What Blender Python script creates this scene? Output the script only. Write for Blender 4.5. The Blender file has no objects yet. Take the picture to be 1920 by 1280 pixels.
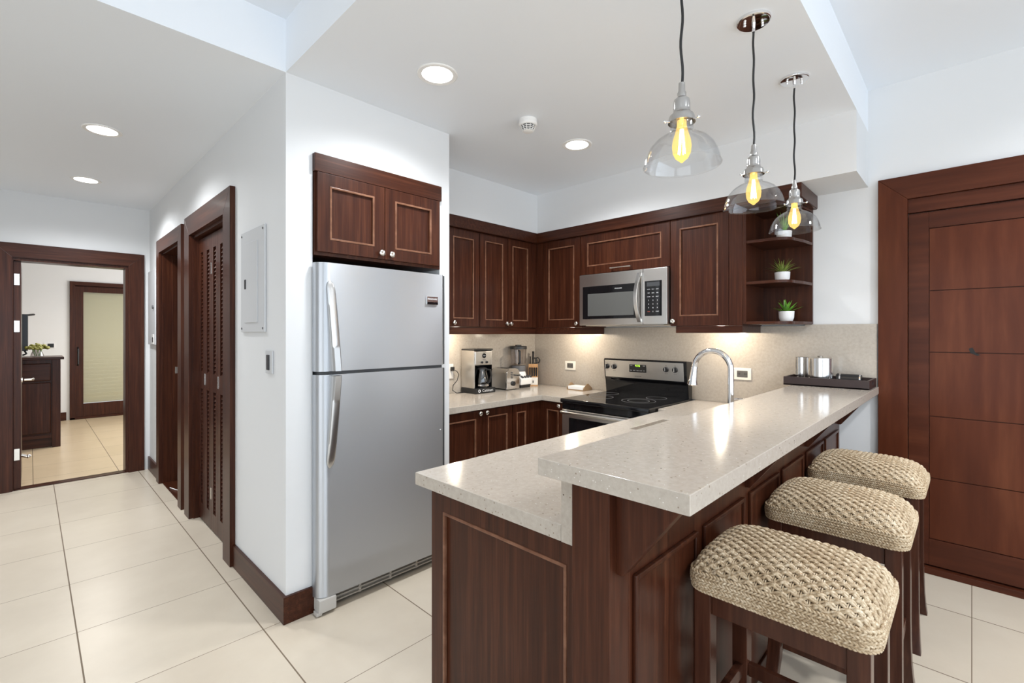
import bpy, bmesh, math, random
from mathutils import Vector, Matrix
random.seed(7)
R = math.radians
SC = bpy.context.scene
COL = SC.collection

# ------------------------------------------------------------------ camera
cam_d = bpy.data.cameras.new('camera')
cam = bpy.data.objects.new('camera', cam_d); COL.objects.link(cam)
cam.location = (0, 0, 1.37)
cam.rotation_euler = (R(90), 0, R(44.323 - 90))
cam_d.sensor_width = 36; cam_d.lens = 36 * 882.7 / 1920
cam_d.shift_y = -15.5 / 1920
cam_d.clip_start = 0.05
SC.camera = cam
# ------------------------------------------------------------------ world / view
w = bpy.data.worlds.new('world'); SC.world = w; w.use_nodes = True
bg = w.node_tree.nodes['Background']
bg.inputs[0].default_value = (0.86, 0.93, 1.0, 1); bg.inputs[1].default_value = 1.0
SC.view_settings.view_transform = 'Standard'
SC.view_settings.look = 'None'
SC.view_settings.gamma = 1
SC.view_settings.use_curve_mapping = False
SC.view_settings.exposure = 0.36
SC.cycles.use_denoising = True
SC.cycles.max_bounces = 12
SC.cycles.diffuse_bounces = 7
SC.cycles.glossy_bounces = 5
SC.cycles.transparent_max_bounces = 16
SC.cycles.sample_clamp_indirect = 6

def area(name, loc, rot, sx, sy, power, col=(1, 1, 1)):
    l = bpy.data.lights.new(name, 'AREA'); l.shape = 'RECTANGLE'; l.size = sx; l.size_y = sy
    l.energy = power; l.color = col
    o = bpy.data.objects.new(name, l); COL.objects.link(o); o.location = loc; o.rotation_euler = rot
    return o
def spot(name, loc, power, angle=120, col=(1, .95, .87), r=.05, blend=.6):
    l = bpy.data.lights.new(name, 'SPOT'); l.energy = power; l.color = col
    l.spot_size = R(angle); l.spot_blend = blend; l.shadow_soft_size = r
    o = bpy.data.objects.new(name, l); COL.objects.link(o); o.location = loc
    return o
def point(name, loc, power, col, r):
    l = bpy.data.lights.new(name, 'POINT'); l.energy = power; l.color = col; l.shadow_soft_size = r
    o = bpy.data.objects.new(name, l); COL.objects.link(o); o.location = loc
    return o
# daylight through the big glazing behind / right of the camera
area('daylight_south', (0.5, -3.45, 1.35), (R(90), 0, 0), 5.6, 2.4, 68, (.76, .88, 1))
area('daylight_west', (-2.92, -1.0, 1.35), (R(90), 0, R(-90)), 3.8, 2.2, 40, (.90, .95, 1))
# bedroom daylight
area('daylight_bedroom', (2.7, 8.2, 1.5), (R(90), 0, R(90)), 2.2, 1.9, 55, (.95, .97, 1))

# ------------------------------------------------------------------ materials
def mat(name):
    m = bpy.data.materials.new(name); m.use_nodes = True
    nt = m.node_tree; b = nt.nodes['Principled BSDF']
    return m, nt, b
def pmat(name, col, rough=.5, metal=0, **kw):
    m, nt, b = mat(name)
    b.inputs['Base Color'].default_value = (*col, 1); b.inputs['Roughness'].default_value = rough
    b.inputs['Metallic'].default_value = metal
    for k, v in kw.items(): b.inputs[k].default_value = v
    return m
def texco(nt, scale=(1, 1, 1)):
    tc = nt.nodes.new('ShaderNodeTexCoord'); mp = nt.nodes.new('ShaderNodeMapping')
    mp.inputs['Scale'].default_value = scale
    nt.links.new(tc.outputs['Object'], mp.inputs[0]); return mp.outputs[0]
def noise(nt, vec, scale, detail=4, rough=.55, dist=0):
    n = nt.nodes.new('ShaderNodeTexNoise'); n.inputs['Scale'].default_value = scale
    n.inputs['Detail'].default_value = detail; n.inputs['Roughness'].default_value = rough
    n.inputs['Distortion'].default_value = dist
    nt.links.new(vec, n.inputs['Vector']); return n.outputs['Fac']
def ramp(nt, fac, stops):
    r = nt.nodes.new('ShaderNodeValToRGB'); cr = r.color_ramp
    while len(cr.elements) < len(stops): cr.elements.new(.5)
    for e, (p, c) in zip(cr.elements, stops): e.position = p; e.color = (*c, 1)
    nt.links.new(fac, r.inputs[0]); return r.outputs[0]
def bump(nt, b, h, strength=.2, dist=.002):
    n = nt.nodes.new('ShaderNodeBump'); n.inputs['Strength'].default_value = strength
    n.inputs['Distance'].default_value = dist
    nt.links.new(h, n.inputs['Height']); nt.links.new(n.outputs[0], b.inputs['Normal'])
def mathn(nt, op, a, b=None, c=None):
    n = nt.nodes.new('ShaderNodeMath'); n.operation = op
    for i, v in enumerate((a, b, c)):
        if v is None: continue
        if isinstance(v, (int, float)): n.inputs[i].default_value = v
        else: nt.links.new(v, n.inputs[i])
    return n.outputs[0]

M = {}
def wood(name, scale, dark, mid, light, rough=.33):
    m, nt, b = mat(name)
    v = texco(nt, scale)
    f = noise(nt, v, 1.0, 6, .58, .25)
    v2 = texco(nt, tuple(s * 3.1 for s in scale))
    f2 = noise(nt, v2, 1.0, 3, .5)
    mix = mathn(nt, 'ADD', mathn(nt, 'MULTIPLY', f, .7), mathn(nt, 'MULTIPLY', f2, .3))
    c = ramp(nt, mix, [(.3, dark), (.5, mid), (.68, light)])
    nt.links.new(c, b.inputs['Base Color'])
    b.inputs['Roughness'].default_value = rough
    b.inputs['Coat Weight'].default_value = .06; b.inputs['Coat Roughness'].default_value = .15; b.inputs['Specular IOR Level'].default_value = .22
    bump(nt, b, mix, .06, .001)
    M[name] = m
    return b
D, MI, LI = (.0225, .0060, .0029), (.046, .0126, .0056), (.081, .0252, .0112)
wood('wood_vertical', (48, 48, 1.8), D, MI, LI)
wood('wood_along_x', (1.8, 48, 48), D, MI, LI)
wood('wood_along_y', (48, 1.8, 48), D, MI, LI)
wood('door_wood', (12, 9, 1.1), (.055, .0128, .0051), (.079, .0200, .0081), (.110, .032, .0133), .36)  # redder and lighter than the cabinet wood, painting in the stronger light here
wood('door_wood_y', (12, 1.1, 12), (.043, .0112, .0052), (.065, .0172, .0078), (.094, .0275, .0126), .36)
for _n in ('door_wood', 'door_wood_y'): M[_n].node_tree.nodes['Principled BSDF'].inputs['Specular IOR Level'].default_value = .12
wood('stool_wood', (30, 30, 2.2), (.028, .0095, .0055), (.05, .017, .0095), (.085, .03, .0165), .25)
wood('moulding_wood', (10, 10, 10), (.11, .045, .026), (.17, .078, .046), (.26, .13, .08), .25)  # lighter tone holds both rubbed wear and painted-in highlights
wood('block_wood', (20, 20, 3), (.42, .22, .09), (.55, .31, .14), (.65, .40, .2), .45)

def paint(name, col):
    m, nt, b = mat(name)
    b.inputs['Base Color'].default_value = (*col, 1); b.inputs['Roughness'].default_value = .6
    f = noise(nt, texco(nt), 90, 3)
    bump(nt, b, f, .04, .001)
    M[name] = m
paint('wall_paint', (.70, .71, .72))
paint('ceiling_paint', (.79, .825, .87))
paint('bedroom_paint', (.76, .755, .74))

def tile(name, x0, px, y0, py, c1, c2, grout):
    m, nt, b = mat(name)
    tc = nt.nodes.new('ShaderNodeTexCoord'); s = nt.nodes.new('ShaderNodeSeparateXYZ')
    nt.links.new(tc.outputs['Object'], s.inputs[0])
    def line(co, o, p, wd):
        t = mathn(nt, 'DIVIDE', mathn(nt, 'SUBTRACT', co, o), p)
        fr = mathn(nt, 'FRACT', mathn(nt, 'ADD', t, 100.5))
        d = mathn(nt, 'ABSOLUTE', mathn(nt, 'SUBTRACT', fr, .5))
        return mathn(nt, 'LESS_THAN', d, wd / p / 2)
    gx = line(s.outputs[0], x0, px, .0055); gy = line(s.outputs[1], y0, py, .0032)
    g = mathn(nt, 'MAXIMUM', gx, gy)
    # per tile tone
    fx = mathn(nt, 'FLOOR', mathn(nt, 'DIVIDE', mathn(nt, 'SUBTRACT', s.outputs[0], x0), px))
    fy = mathn(nt, 'FLOOR', mathn(nt, 'DIVIDE', mathn(nt, 'SUBTRACT', s.outputs[1], y0), py))
    cmb = nt.nodes.new('ShaderNodeCombineXYZ'); nt.links.new(fx, cmb.inputs[0]); nt.links.new(fy, cmb.inputs[1])
    wn = nt.nodes.new('ShaderNodeTexWhiteNoise'); nt.links.new(cmb.outputs[0], wn.inputs['Vector'])
    n1 = noise(nt, tc.outputs['Object'], 3.5, 5, .6)
    f = mathn(nt, 'ADD', mathn(nt, 'MULTIPLY', n1, .8), mathn(nt, 'MULTIPLY', wn.outputs['Value'], .2))
    c = ramp(nt, f, [(.3, c1), (.75, c2)])
    mx = nt.nodes.new('ShaderNodeMix'); mx.data_type = 'RGBA'
    nt.links.new(g, mx.inputs[0]); nt.links.new(c, mx.inputs[6]); mx.inputs[7].default_value = (*grout, 1)
    nt.links.new(mx.outputs[2], b.inputs['Base Color'])
    rr = mathn(nt, 'ADD', mathn(nt, 'MULTIPLY', g, .4), .30)
    nt.links.new(rr, b.inputs['Roughness'])
    bump(nt, b, mathn(nt, 'SUBTRACT', 1, g), .3, .001)
    M[name] = m
tile('floor_tile', .150, .6045, 0.0, .5862, (.545, .475, .383), (.615, .545, .445), (.16, .115, .075))
tile('bedroom_tile', .020, .60, .45, .5862, (.58, .45, .29), (.66, .52, .35), (.17, .12, .07))

def quartz():
    m, nt, b = mat('quartz')
    v = texco(nt)
    base = ramp(nt, noise(nt, v, 60, 5, .7), [(.3, (.405, .36, .308)), (.7, (.485, .438, .383))])
    def specks(scale, thr, keep, seed):
        vv = texco(nt); mp = vv.node; mp.inputs['Location'].default_value = (seed, seed * .7, seed * 1.3)
        vo = nt.nodes.new('ShaderNodeTexVoronoi'); vo.inputs['Scale'].default_value = scale
        nt.links.new(vv, vo.inputs['Vector'])
        sep = nt.nodes.new('ShaderNodeSeparateColor'); nt.links.new(vo.outputs['Color'], sep.inputs[0])
        a = mathn(nt, 'LESS_THAN', vo.outputs['Distance'], thr)
        k = mathn(nt, 'LESS_THAN', sep.outputs[0], keep)
        return mathn(nt, 'MULTIPLY', a, k)
    def over(c, f, col):
        mx = nt.nodes.new('ShaderNodeMix'); mx.data_type = 'RGBA'
        nt.links.new(f, mx.inputs[0]); nt.links.new(c, mx.inputs[6]); mx.inputs[7].default_value = (*col, 1)
        return mx.outputs[2]
    c = over(base, specks(70, .19, .15, 3), (.27, .225, .175))
    c = over(c, specks(120, .20, .08, 9), (.66, .64, .60))
    c = over(c, specks(38, .085, .12, 5), (.13, .10, .075))
    nt.links.new(c, b.inputs['Base Color'])
    b.inputs['Roughness'].default_value = .14
    M['quartz'] = m
quartz()

def brushed(name, col, rough, scale, var=.12, aniso=.0):
    m, nt, b = mat(name)
    b.inputs['Base Color'].default_value = (*col, 1); b.inputs['Metallic'].default_value = 1
    f = noise(nt, texco(nt, scale), 1, 3, .6)
    rr = mathn(nt, 'ADD', mathn(nt, 'MULTIPLY', f, var), rough - var / 2)
    nt.links.new(rr, b.inputs['Roughness'])
    b.inputs['Anisotropic'].default_value = aniso
    M[name] = m
brushed('fridge_steel', (.50, .52, .55), .37, (2, 2, 260), .06, .85)
_nt = M['fridge_steel'].node_tree; _b = _nt.nodes['Principled BSDF']
_tg = _nt.nodes.new('ShaderNodeTangent'); _tg.direction_type = 'RADIAL'; _tg.axis = 'Z'
_nt.links.new(_tg.outputs[0], _b.inputs['Tangent']); _b.inputs['Anisotropic Rotation'].default_value = .25
_b.inputs['Metallic'].default_value = .86
M['sink_steel'] = pmat('sink_steel', (.50, .42, .31), .4, .6)  # brown tint paints in the wood that the steel reflects
brushed('steel', (.68, .66, .63), .34, (200, 2, 2), .06)
brushed('steel_horizontal', (.72, .70, .665), .30, (2, 2, 160), .03)
M['chrome'] = pmat('chrome', (.82, .82, .83), .07, 1)
M['polished_steel'] = pmat('polished_steel', (.72, .71, .70), .14, 1)
M['socket_metal'] = pmat('socket_metal', (.50, .49, .48), .16, 1)
M['handle_steel'] = pmat('handle_steel', (.60, .605, .61), .30, 1)
M['nickel'] = pmat('nickel', (.75, .72, .67), .22, 1)
M['black_gloss'] = pmat('black_gloss', (.006, .006, .007), .06)
M['black_plastic'] = pmat('black_plastic', (.012, .012, .013), .35)
M['dark_grey'] = pmat('dark_grey', (.05, .052, .056), .4)
M['mid_grey'] = pmat('mid_grey', (.12, .12, .125), .45)
M['window_mesh'] = pmat('window_mesh', (.10, .10, .095), .16)
M['white_plastic'] = pmat('white_plastic', (.80, .79, .77), .35)
M['panel_grey'] = pmat('panel_grey', (.55, .56, .575), .4)
M['white_ceramic'] = pmat('white_ceramic', (.82, .82, .82), .2)
M['almond_plastic'] = pmat('almond_plastic', (.78, .75, .68), .35)
M['socket_grey'] = pmat('socket_grey', (.10, .095, .09), .4)
M['paper'] = pmat('paper', (.80, .80, .79), .5)
M['bronze'] = pmat('bronze', (.30, .19, .10), .4)
M['espresso_leather'] = pmat('espresso_leather', (.030, .017, .016), .42)
M['grille_grey'] = pmat('grille_grey', (.34, .31, .27), .45)
M['hinge_cover_grey'] = pmat('hinge_cover_grey', (.50, .48, .45), .45)
M['soil'] = pmat('soil', (.04, .028, .018), .9)
M['logo_white'] = pmat('logo_white', (.75, .75, .75), .4)
M['logo_dark'] = pmat('logo_dark', (.10, .09, .085), .4)
M['logo_red'] = pmat('logo_red', (.45, .08, .05), .5)
M['curtain'] = pmat('curtain', (.62, .54, .36), .8)
M['dark_void'] = pmat('dark_void', (.012, .010, .009), .8)
M['tv_black'] = pmat('tv_black', (.012, .013, .016), .25)

def leafmat(name, a, c):
    m, nt, b = mat(name)
    f = noise(nt, texco(nt), 55, 3)
    nt.links.new(ramp(nt, f, [(.3, a), (.7, c)]), b.inputs['Base Color']); b.inputs['Roughness'].default_value = .4
    M[name] = m
leafmat('leaf_green', (.06, .22, .02), (.20, .45, .05))
leafmat('leaf_yellow', (.15, .26, .04), (.42, .48, .12))
leafmat('flower_green', (.16, .17, .03), (.36, .33, .07))

def glass(name, tint=(1, 1, 1), gloss=.08, blend=.25):
    m = bpy.data.materials.new(name); m.use_nodes = True; nt = m.node_tree
    for n in list(nt.nodes):
        if n.type != 'OUTPUT_MATERIAL': nt.nodes.remove(n)
    out = nt.nodes['Material Output']
    t = nt.nodes.new('ShaderNodeBsdfTransparent'); t.inputs[0].default_value = (*tint, 1)
    g = nt.nodes.new('ShaderNodeBsdfGlossy'); g.inputs['Roughness'].default_value = .03
    lw = nt.nodes.new('ShaderNodeLayerWeight'); lw.inputs[0].default_value = blend
    f = mathn(nt, 'ADD', mathn(nt, 'MULTIPLY', lw.outputs['Facing'], .38), gloss)
    mx = nt.nodes.new('ShaderNodeMixShader'); nt.links.new(f, mx.inputs[0])
    nt.links.new(t.outputs[0], mx.inputs[1]); nt.links.new(g.outputs[0], mx.inputs[2])
    nt.links.new(mx.outputs[0], out.inputs[0]); M[name] = m
glass('clear_glass', (.97, .975, .98), .03, .22)
glass('jar_glass', (.86, .84, .83), .07, .3)
glass('carafe_glass', (.45, .45, .45), .12, .3)
glass('window_glass', (.95, .97, .97), .05, .2)

def emis(name, col, s):
    m, nt, b = mat(name)
    b.inputs['Base Color'].default_value = (*col, 1)
    b.inputs['Emission Color'].default_value = (*col, 1); b.inputs['Emission Strength'].default_value = s
    M[name] = m
emis('lamp_white', (1, .98, .95), 9)
emis('puck_glow', (1, .9, .72), 9)
emis('filament', (1, .62, .22), 55)
emis('clock_green', (.45, .9, .05), 1.6)
def bulbglass():
    m = bpy.data.materials.new('bulb_glass'); m.use_nodes = True; nt = m.node_tree
    for n in list(nt.nodes):
        if n.type != 'OUTPUT_MATERIAL': nt.nodes.remove(n)
    t = nt.nodes.new('ShaderNodeBsdfTransparent'); t.inputs[0].default_value = (1, .86, .55, 1)
    e = nt.nodes.new('ShaderNodeEmission'); e.inputs[0].default_value = (1, .64, .19, 1); e.inputs[1].default_value = 1.8
    mx = nt.nodes.new('ShaderNodeMixShader'); mx.inputs[0].default_value = .38
    nt.links.new(t.outputs[0], mx.inputs[1]); nt.links.new(e.outputs[0], mx.inputs[2])
    nt.links.new(mx.outputs[0], nt.nodes['Material Output'].inputs[0]); M['bulb_glass'] = m
bulbglass()
def seagrass():
    m, nt, b = mat('seagrass')
    v = texco(nt)
    f = noise(nt, v, 130, 4, .7)
    f2 = noise(nt, v, 9, 2)
    mix = mathn(nt, 'ADD', mathn(nt, 'MULTIPLY', f, .75), mathn(nt, 'MULTIPLY', f2, .25))
    nt.links.new(ramp(nt, mix, [(.30, (.16, .095, .045)), (.48, (.42, .31, .19)), (.66, (.70, .60, .45))]), b.inputs['Base Color'])
    b.inputs['Roughness'].default_value = .5
    M['seagrass'] = m
seagrass()
M['seagrass_core'] = pmat('seagrass_core', (.10, .062, .03), .8)

# ------------------------------------------------------------------ mesh helpers
class MB:
    def __init__(s): s.bm = bmesh.new()
    def _add(s, verts, faces):
        vs = [s.bm.verts.new(v) for v in verts]
        out = []
        for f in faces:
            try: out.append(s.bm.faces.new([vs[i] for i in f]))
            except ValueError: pass
        return vs, out
    def box(s, x0, x1, y0, y1, z0, z1, bev=0, seg=2):
        x0, x1 = sorted((x0, x1)); y0, y1 = sorted((y0, y1)); z0, z1 = sorted((z0, z1))
        vs, fs = s._add([(x, y, z) for x in (x0, x1) for y in (y0, y1) for z in (z0, z1)],
                        [(0, 1, 3, 2), (4, 6, 7, 5), (0, 4, 5, 1), (2, 3, 7, 6), (0, 2, 6, 4), (1, 5, 7, 3)])
        if bev > 0:
            es = list({e for f in fs for e in f.edges})
            bmesh.ops.bevel(s.bm, geom=es, offset=min(bev, .45 * min(x1 - x0, y1 - y0, z1 - z0)), segments=seg, affect='EDGES', profile=.5)
        return s
    def face_box(s, face, p0, u0, u1, w0, w1, z0, z1, bev=0, seg=2):
        """box laid on a cabinet front: u along the front, w outwards from p0"""
        if face == 'Y': return s.box(u0, u1, p0 - w1, p0 - w0, z0, z1, bev, seg)
        return s.box(p0 - w1, p0 - w0, u0, u1, z0, z1, bev, seg)
    def prism(s, pts, axis, a0, a1, bev=0):
        """pts in the two other axes, extruded along axis"""
        n = len(pts)
        def mk(p, a):
            return {'x': (a, p[0], p[1]), 'y': (p[0], a, p[1]), 'z': (p[0], p[1], a)}[axis]
        vs = [mk(p, a0) for p in pts] + [mk(p, a1) for p in pts]
        fs = [tuple(range(n)), tuple(range(2 * n - 1, n - 1, -1))] + [(i, (i + 1) % n, n + (i + 1) % n, n + i) for i in range(n)]
        v, f = s._add(vs, fs)
        if bev > 0:
            es = list({e for q in f for e in q.edges})
            bmesh.ops.bevel(s.bm, geom=es, offset=bev, segments=2, affect='EDGES', profile=.5)
        return s
    def lathe(s, prof, o, axis='z', seg=32, close=False):
        """prof: (r, h); h along axis"""
        o = Vector(o)
        A = {'z': (Vector((1, 0, 0)), Vector((0, 1, 0)), Vector((0, 0, 1))),
             '-x': (Vector((0, 1, 0)), Vector((0, 0, 1)), Vector((-1, 0, 0))),
             '-y': (Vector((1, 0, 0)), Vector((0, 0, 1)), Vector((0, -1, 0)))}
        if isinstance(axis, str): a, b, c = A[axis]
        else:
            c = Vector(axis).normalized(); a = c.orthogonal().normalized(); b = c.cross(a)
        rings = []
        for r, h in prof:
            if r < 1e-6: rings.append([s.bm.verts.new(o + c * h)])
            else: rings.append([s.bm.verts.new(o + c * h + a * (r * math.cos(2 * math.pi * k / seg)) + b * (r * math.sin(2 * math.pi * k / seg))) for k in range(seg)])
        prs = list(zip(rings, rings[1:]))
        if close: prs.append((rings[-1], rings[0]))
        for p, q in prs:
            for k in range(seg):
                k2 = (k + 1) % seg
                if len(p) == 1 and len(q) == 1: continue
                if len(p) == 1: f = (p[0], q[k], q[k2])
                elif len(q) == 1: f = (p[k], q[0], p[k2])
                else: f = (p[k], q[k], q[k2], p[k2])
                try: s.bm.faces.new(f)
                except ValueError: pass
        return s
    def cyl(s, o, r, h, axis='z', seg=32, bev=0):
        if bev: pr = [(0, 0), (r - bev, 0), (r, bev), (r, h - bev), (r - bev, h), (0, h)]
        else: pr = [(0, 0), (r, 0), (r, h), (0, h)]
        return s.lathe(pr, o, axis, seg)
    def tube(s, pts, r, seg=10, closed=False, flat=None, up=None):
        """round tube through pts; r number or list; flat=(a,b) ellipse scale"""
        P = [Vector(p) for p in pts]; n = len(P)
        rr = r if isinstance(r, (list, tuple)) else [r] * n
        rings = []; prev = None
        for i in range(n):
            if closed: t = P[(i + 1) % n] - P[i - 1]
            else: t = P[min(i + 1, n - 1)] - P[max(i - 1, 0)]
            t.normalize()
            if up is not None:
                a = Vector(up); a = (a - t * a.dot(t))
                if a.length < 1e-4: a = t.orthogonal()
                a.normalize()
            elif prev is None: a = t.orthogonal().normalized()
            else: a = (prev - t * prev.dot(t)).normalized()
            prev = a; b = t.cross(a)
            fa, fb = flat or (1, 1)
            rings.append([s.bm.verts.new(P[i] + a * (rr[i] * fa * math.cos(2 * math.pi * k / seg)) + b * (rr[i] * fb * math.sin(2 * math.pi * k / seg))) for k in range(seg)])
        prs = list(zip(rings, rings[1:]))
        if closed: prs.append((rings[-1], rings[0]))
        for p, q in prs:
            for k in range(seg):
                k2 = (k + 1) % seg
                s.bm.faces.new((p[k], q[k], q[k2], p[k2]))
        if not closed:
            s.bm.faces.new(rings[0]); s.bm.faces.new(rings[-1])
        return s
    def cells(s, xs, ys, hole, z0, z1, bev=.003):
        """slab on a grid, hole(i,j) true where there is none"""
        bm = bmesh.new()
        V = {}
        def v(i, j):
            if (i, j) not in V: V[i, j] = bm.verts.new((xs[i], ys[j], z0))
            return V[i, j]
        fs = []
        for i in range(len(xs) - 1):
            for j in range(len(ys) - 1):
                if not hole(i, j): fs.append(bm.faces.new((v(i, j), v(i + 1, j), v(i + 1, j + 1), v(i, j + 1))))
        ret = bmesh.ops.extrude_face_region(bm, geom=fs)
        bmesh.ops.translate(bm, verts=[g for g in ret['geom'] if isinstance(g, bmesh.types.BMVert)], vec=(0, 0, z1 - z0))
        bmesh.ops.recalc_face_normals(bm, faces=bm.faces)
        bmesh.ops.dissolve_limit(bm, angle_limit=R(1), verts=bm.verts, edges=bm.edges)
        if bev:
            es = [e for e in bm.edges if len(e.link_faces) == 2 and e.calc_face_angle(0) > R(60)]
            bmesh.ops.bevel(bm, geom=es, offset=bev, segments=2, affect='EDGES', profile=.5)
        me = bpy.data.meshes.new('tmp'); bm.to_mesh(me); bm.free(); s.bm.from_mesh(me); bpy.data.meshes.remove(me)
        return s
    def sphere(s, c, r, seg=16, sc=(1, 1, 1)):
        m = Matrix.Translation(c) @ Matrix.Diagonal((sc[0], sc[1], sc[2], 1))
        bmesh.ops.create_uvsphere(s.bm, u_segments=seg, v_segments=max(6, seg // 2), radius=r, matrix=m)
        return s

OFF = {}
def build(name, mb, m, parent=None, label=None, loc=None, ang=38):
    """link an MB as ONE object; coordinates are world ones, moved to the parent's base"""
    bm = mb.bm
    bmesh.ops.recalc_face_normals(bm, faces=bm.faces)
    off = OFF[parent.name] if parent is not None else Vector(loc or (0, 0, 0))
    if off.length > 0: bmesh.ops.translate(bm, verts=bm.verts, vec=-off)
    me = bpy.data.meshes.new(name); bm.to_mesh(me); bm.free()
    me.materials.append(M[m] if isinstance(m, str) else m)
    me.polygons.foreach_set('use_smooth', [True] * len(me.polygons)); me.set_sharp_from_angle(angle=R(ang))
    o = bpy.data.objects.new(name, me); COL.objects.link(o)
    if len(me.vertices) < 6000:
        wn = o.modifiers.new('weighted_normals', 'WEIGHTED_NORMAL'); wn.keep_sharp = True; wn.weight = 80
    if parent is not None: o.parent = parent
    else: o.location = off
    OFF[o.name] = off
    if label: o['label'] = label
    return o
def thing(name, label, cat, loc=(0, 0, 0), group=None):
    o = bpy.data.objects.new(name, None); COL.objects.link(o); o.location = loc
    o.empty_display_size = .05
    o['label'] = label; o['category'] = cat
    if group: o['group'] = group
    OFF[o.name] = Vector(loc); return o
def tag(o, label, cat, group=None):
    o['label'] = label; o['category'] = cat
    if group: o['group'] = group
    return o
def struct(name, mb, m, label=None, cat=None, parent=None):
    o = build(name, mb, m, parent)
    o['kind'] = 'structure'
    if label: o['label'] = label
    if cat: o['category'] = cat
    return o
def sthing(name, label, cat, loc):
    o = thing(name, label, cat, loc); o['kind'] = 'structure'; return o
def text(name, body, size, m, parent, pos, face='Y', label=None, depth=.0004, sx=1):
    cu = bpy.data.curves.new('txt', 'FONT'); cu.body = body; cu.size = size; cu.extrude = depth
    cu.align_x = 'CENTER'; cu.align_y = 'CENTER'; cu.resolution_u = 2
    t = bpy.data.objects.new('txt', cu); COL.objects.link(t)
    bpy.context.view_layer.update()
    me = bpy.data.meshes.new_from_object(t.evaluated_get(bpy.context.evaluated_depsgraph_get()))
    bpy.data.objects.remove(t); bpy.data.curves.remove(cu)
    p = Vector(pos) - OFF[parent.name]
    if face == 'Y': mx = Matrix(((sx, 0, 0, p.x), (0, 0, -1, p.y), (0, 1, 0, p.z), (0, 0, 0, 1)))
    else: mx = Matrix(((0, 0, -1, p.x), (-sx, 0, 0, p.y), (0, 1, 0, p.z), (0, 0, 0, 1)))
    me.transform(mx); me.materials.clear(); me.materials.append(M[m])
    me.name = name
    o = bpy.data.objects.new(name, me); COL.objects.link(o); o.parent = parent; OFF[o.name] = OFF[parent.name]
    return o

def knob(parent, face, p0, u, z):
    o = (u, p0, z) if face == 'Y' else (p0, u, z)
    mb = MB().lathe([(0, -.001), (.0075, -.001), (.006, .005), (.006, .011), (.012, .015), (.0165, .020), (.0165, .025), (.013, .0285), (.008, .0295), (.006, .0285), (0, .0285)], o, '-y' if face == 'Y' else '-x', 20)
    return build('knob', mb, 'nickel', parent, 'round brushed nickel knob')
def panel_door(parent, face, p0, u0, u1, z0, z1, knobs=(), stile=.062, rail=None, name='door', t=.02, wm='wood_vertical'):
    """framed door with a sunk centre panel and a moulding; p0 = plane of its back"""
    rail = rail or stile
    u0 += .0015; u1 -= .0015; z0 += .0015; z1 -= .0015
    mb = MB()
    for a, b in ((u0, u0 + stile), (u1 - stile, u1)): mb.face_box(face, p0, a, b, 0, t, z0, z1, .0015)
    for a, b in ((z0, z0 + rail), (z1 - rail, z1)): mb.face_box(face, p0, u0 + stile - .001, u1 - stile + .001, 0, t - .0003, a, b, .001)
    mb.face_box(face, p0, u0 + stile - .004, u1 - stile + .004, .001, t - .011, z0 + rail - .004, z1 - rail + .004)
    d = build(name, mb, wm, parent)
    m = MB(); k = .011
    a0, a1, b0, b1 = u0 + stile - .001, u1 - stile + .001, z0 + rail - .001, z1 - rail + .001
    for q in ((a0, a0 + k, b0, b1), (a1 - k, a1, b0, b1)): m.face_box(face, p0, q[0], q[1], t - .010, t + .0028, q[2], q[3], .003)
    for q in ((a0 + k - .003, a1 - k + .003, b0, b0 + k), (a0 + k - .003, a1 - k + .003, b1 - k, b1)): m.face_box(face, p0, q[0], q[1], t - .010, t + .0026, q[2], q[3], .003)
    build('moulding', m, 'moulding_wood', d, 'rubbed bead around the sunk panel, with highlights painted in lighter')
    for (ku, kz) in knobs: knob(d, face, p0 - t, ku, kz)
    return d

# ================================================================== STRUCTURE
XW, YK = 3.596, 3.19          # right (range) wall plane, kitchen left wall plane
XH, YP, YE = .846, 2.323, 5.95  # hall wall plane, pillar face, hall end wall
ZC, ZL = 2.605, 2.855
struct('floor', MB().box(-3, 3.75, -3.6, YE + .09, -.1, 0), 'floor_tile')
struct('floor_bedroom', MB().box(-3, 2.9, YE + .09, 10.35, -.1, -.0005), 'bedroom_tile')
struct('ceiling', MB().box(-3.1, 3.9, -3.7, 6.1, ZL, ZL + .1), 'ceiling_paint')
struct('ceiling_kitchen', MB().box(XH, 3.75, .455, YP, ZC, ZL).box(1.0, 3.75, YP, 3.3, ZC, ZL), 'ceiling_paint')
struct('ceiling_hall', MB().box(-3.1, XH, YP, 6.1, ZC, ZL).box(XH, 2.1, 3.3, 6.1, ZC, ZL), 'ceiling_paint')
struct('ceiling_bedroom', MB().box(-3.1, 3.0, 6.1, 10.4, 2.60, 2.7), 'ceiling_paint')
struct('ceiling_soffit', MB().prism([(1.82, YK), (1.82, 2.795), (3.186, 2.795), (3.186, .455), (XW, .455), (XW, YK)], 'z', 2.266, ZC), 'wall_paint')
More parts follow.
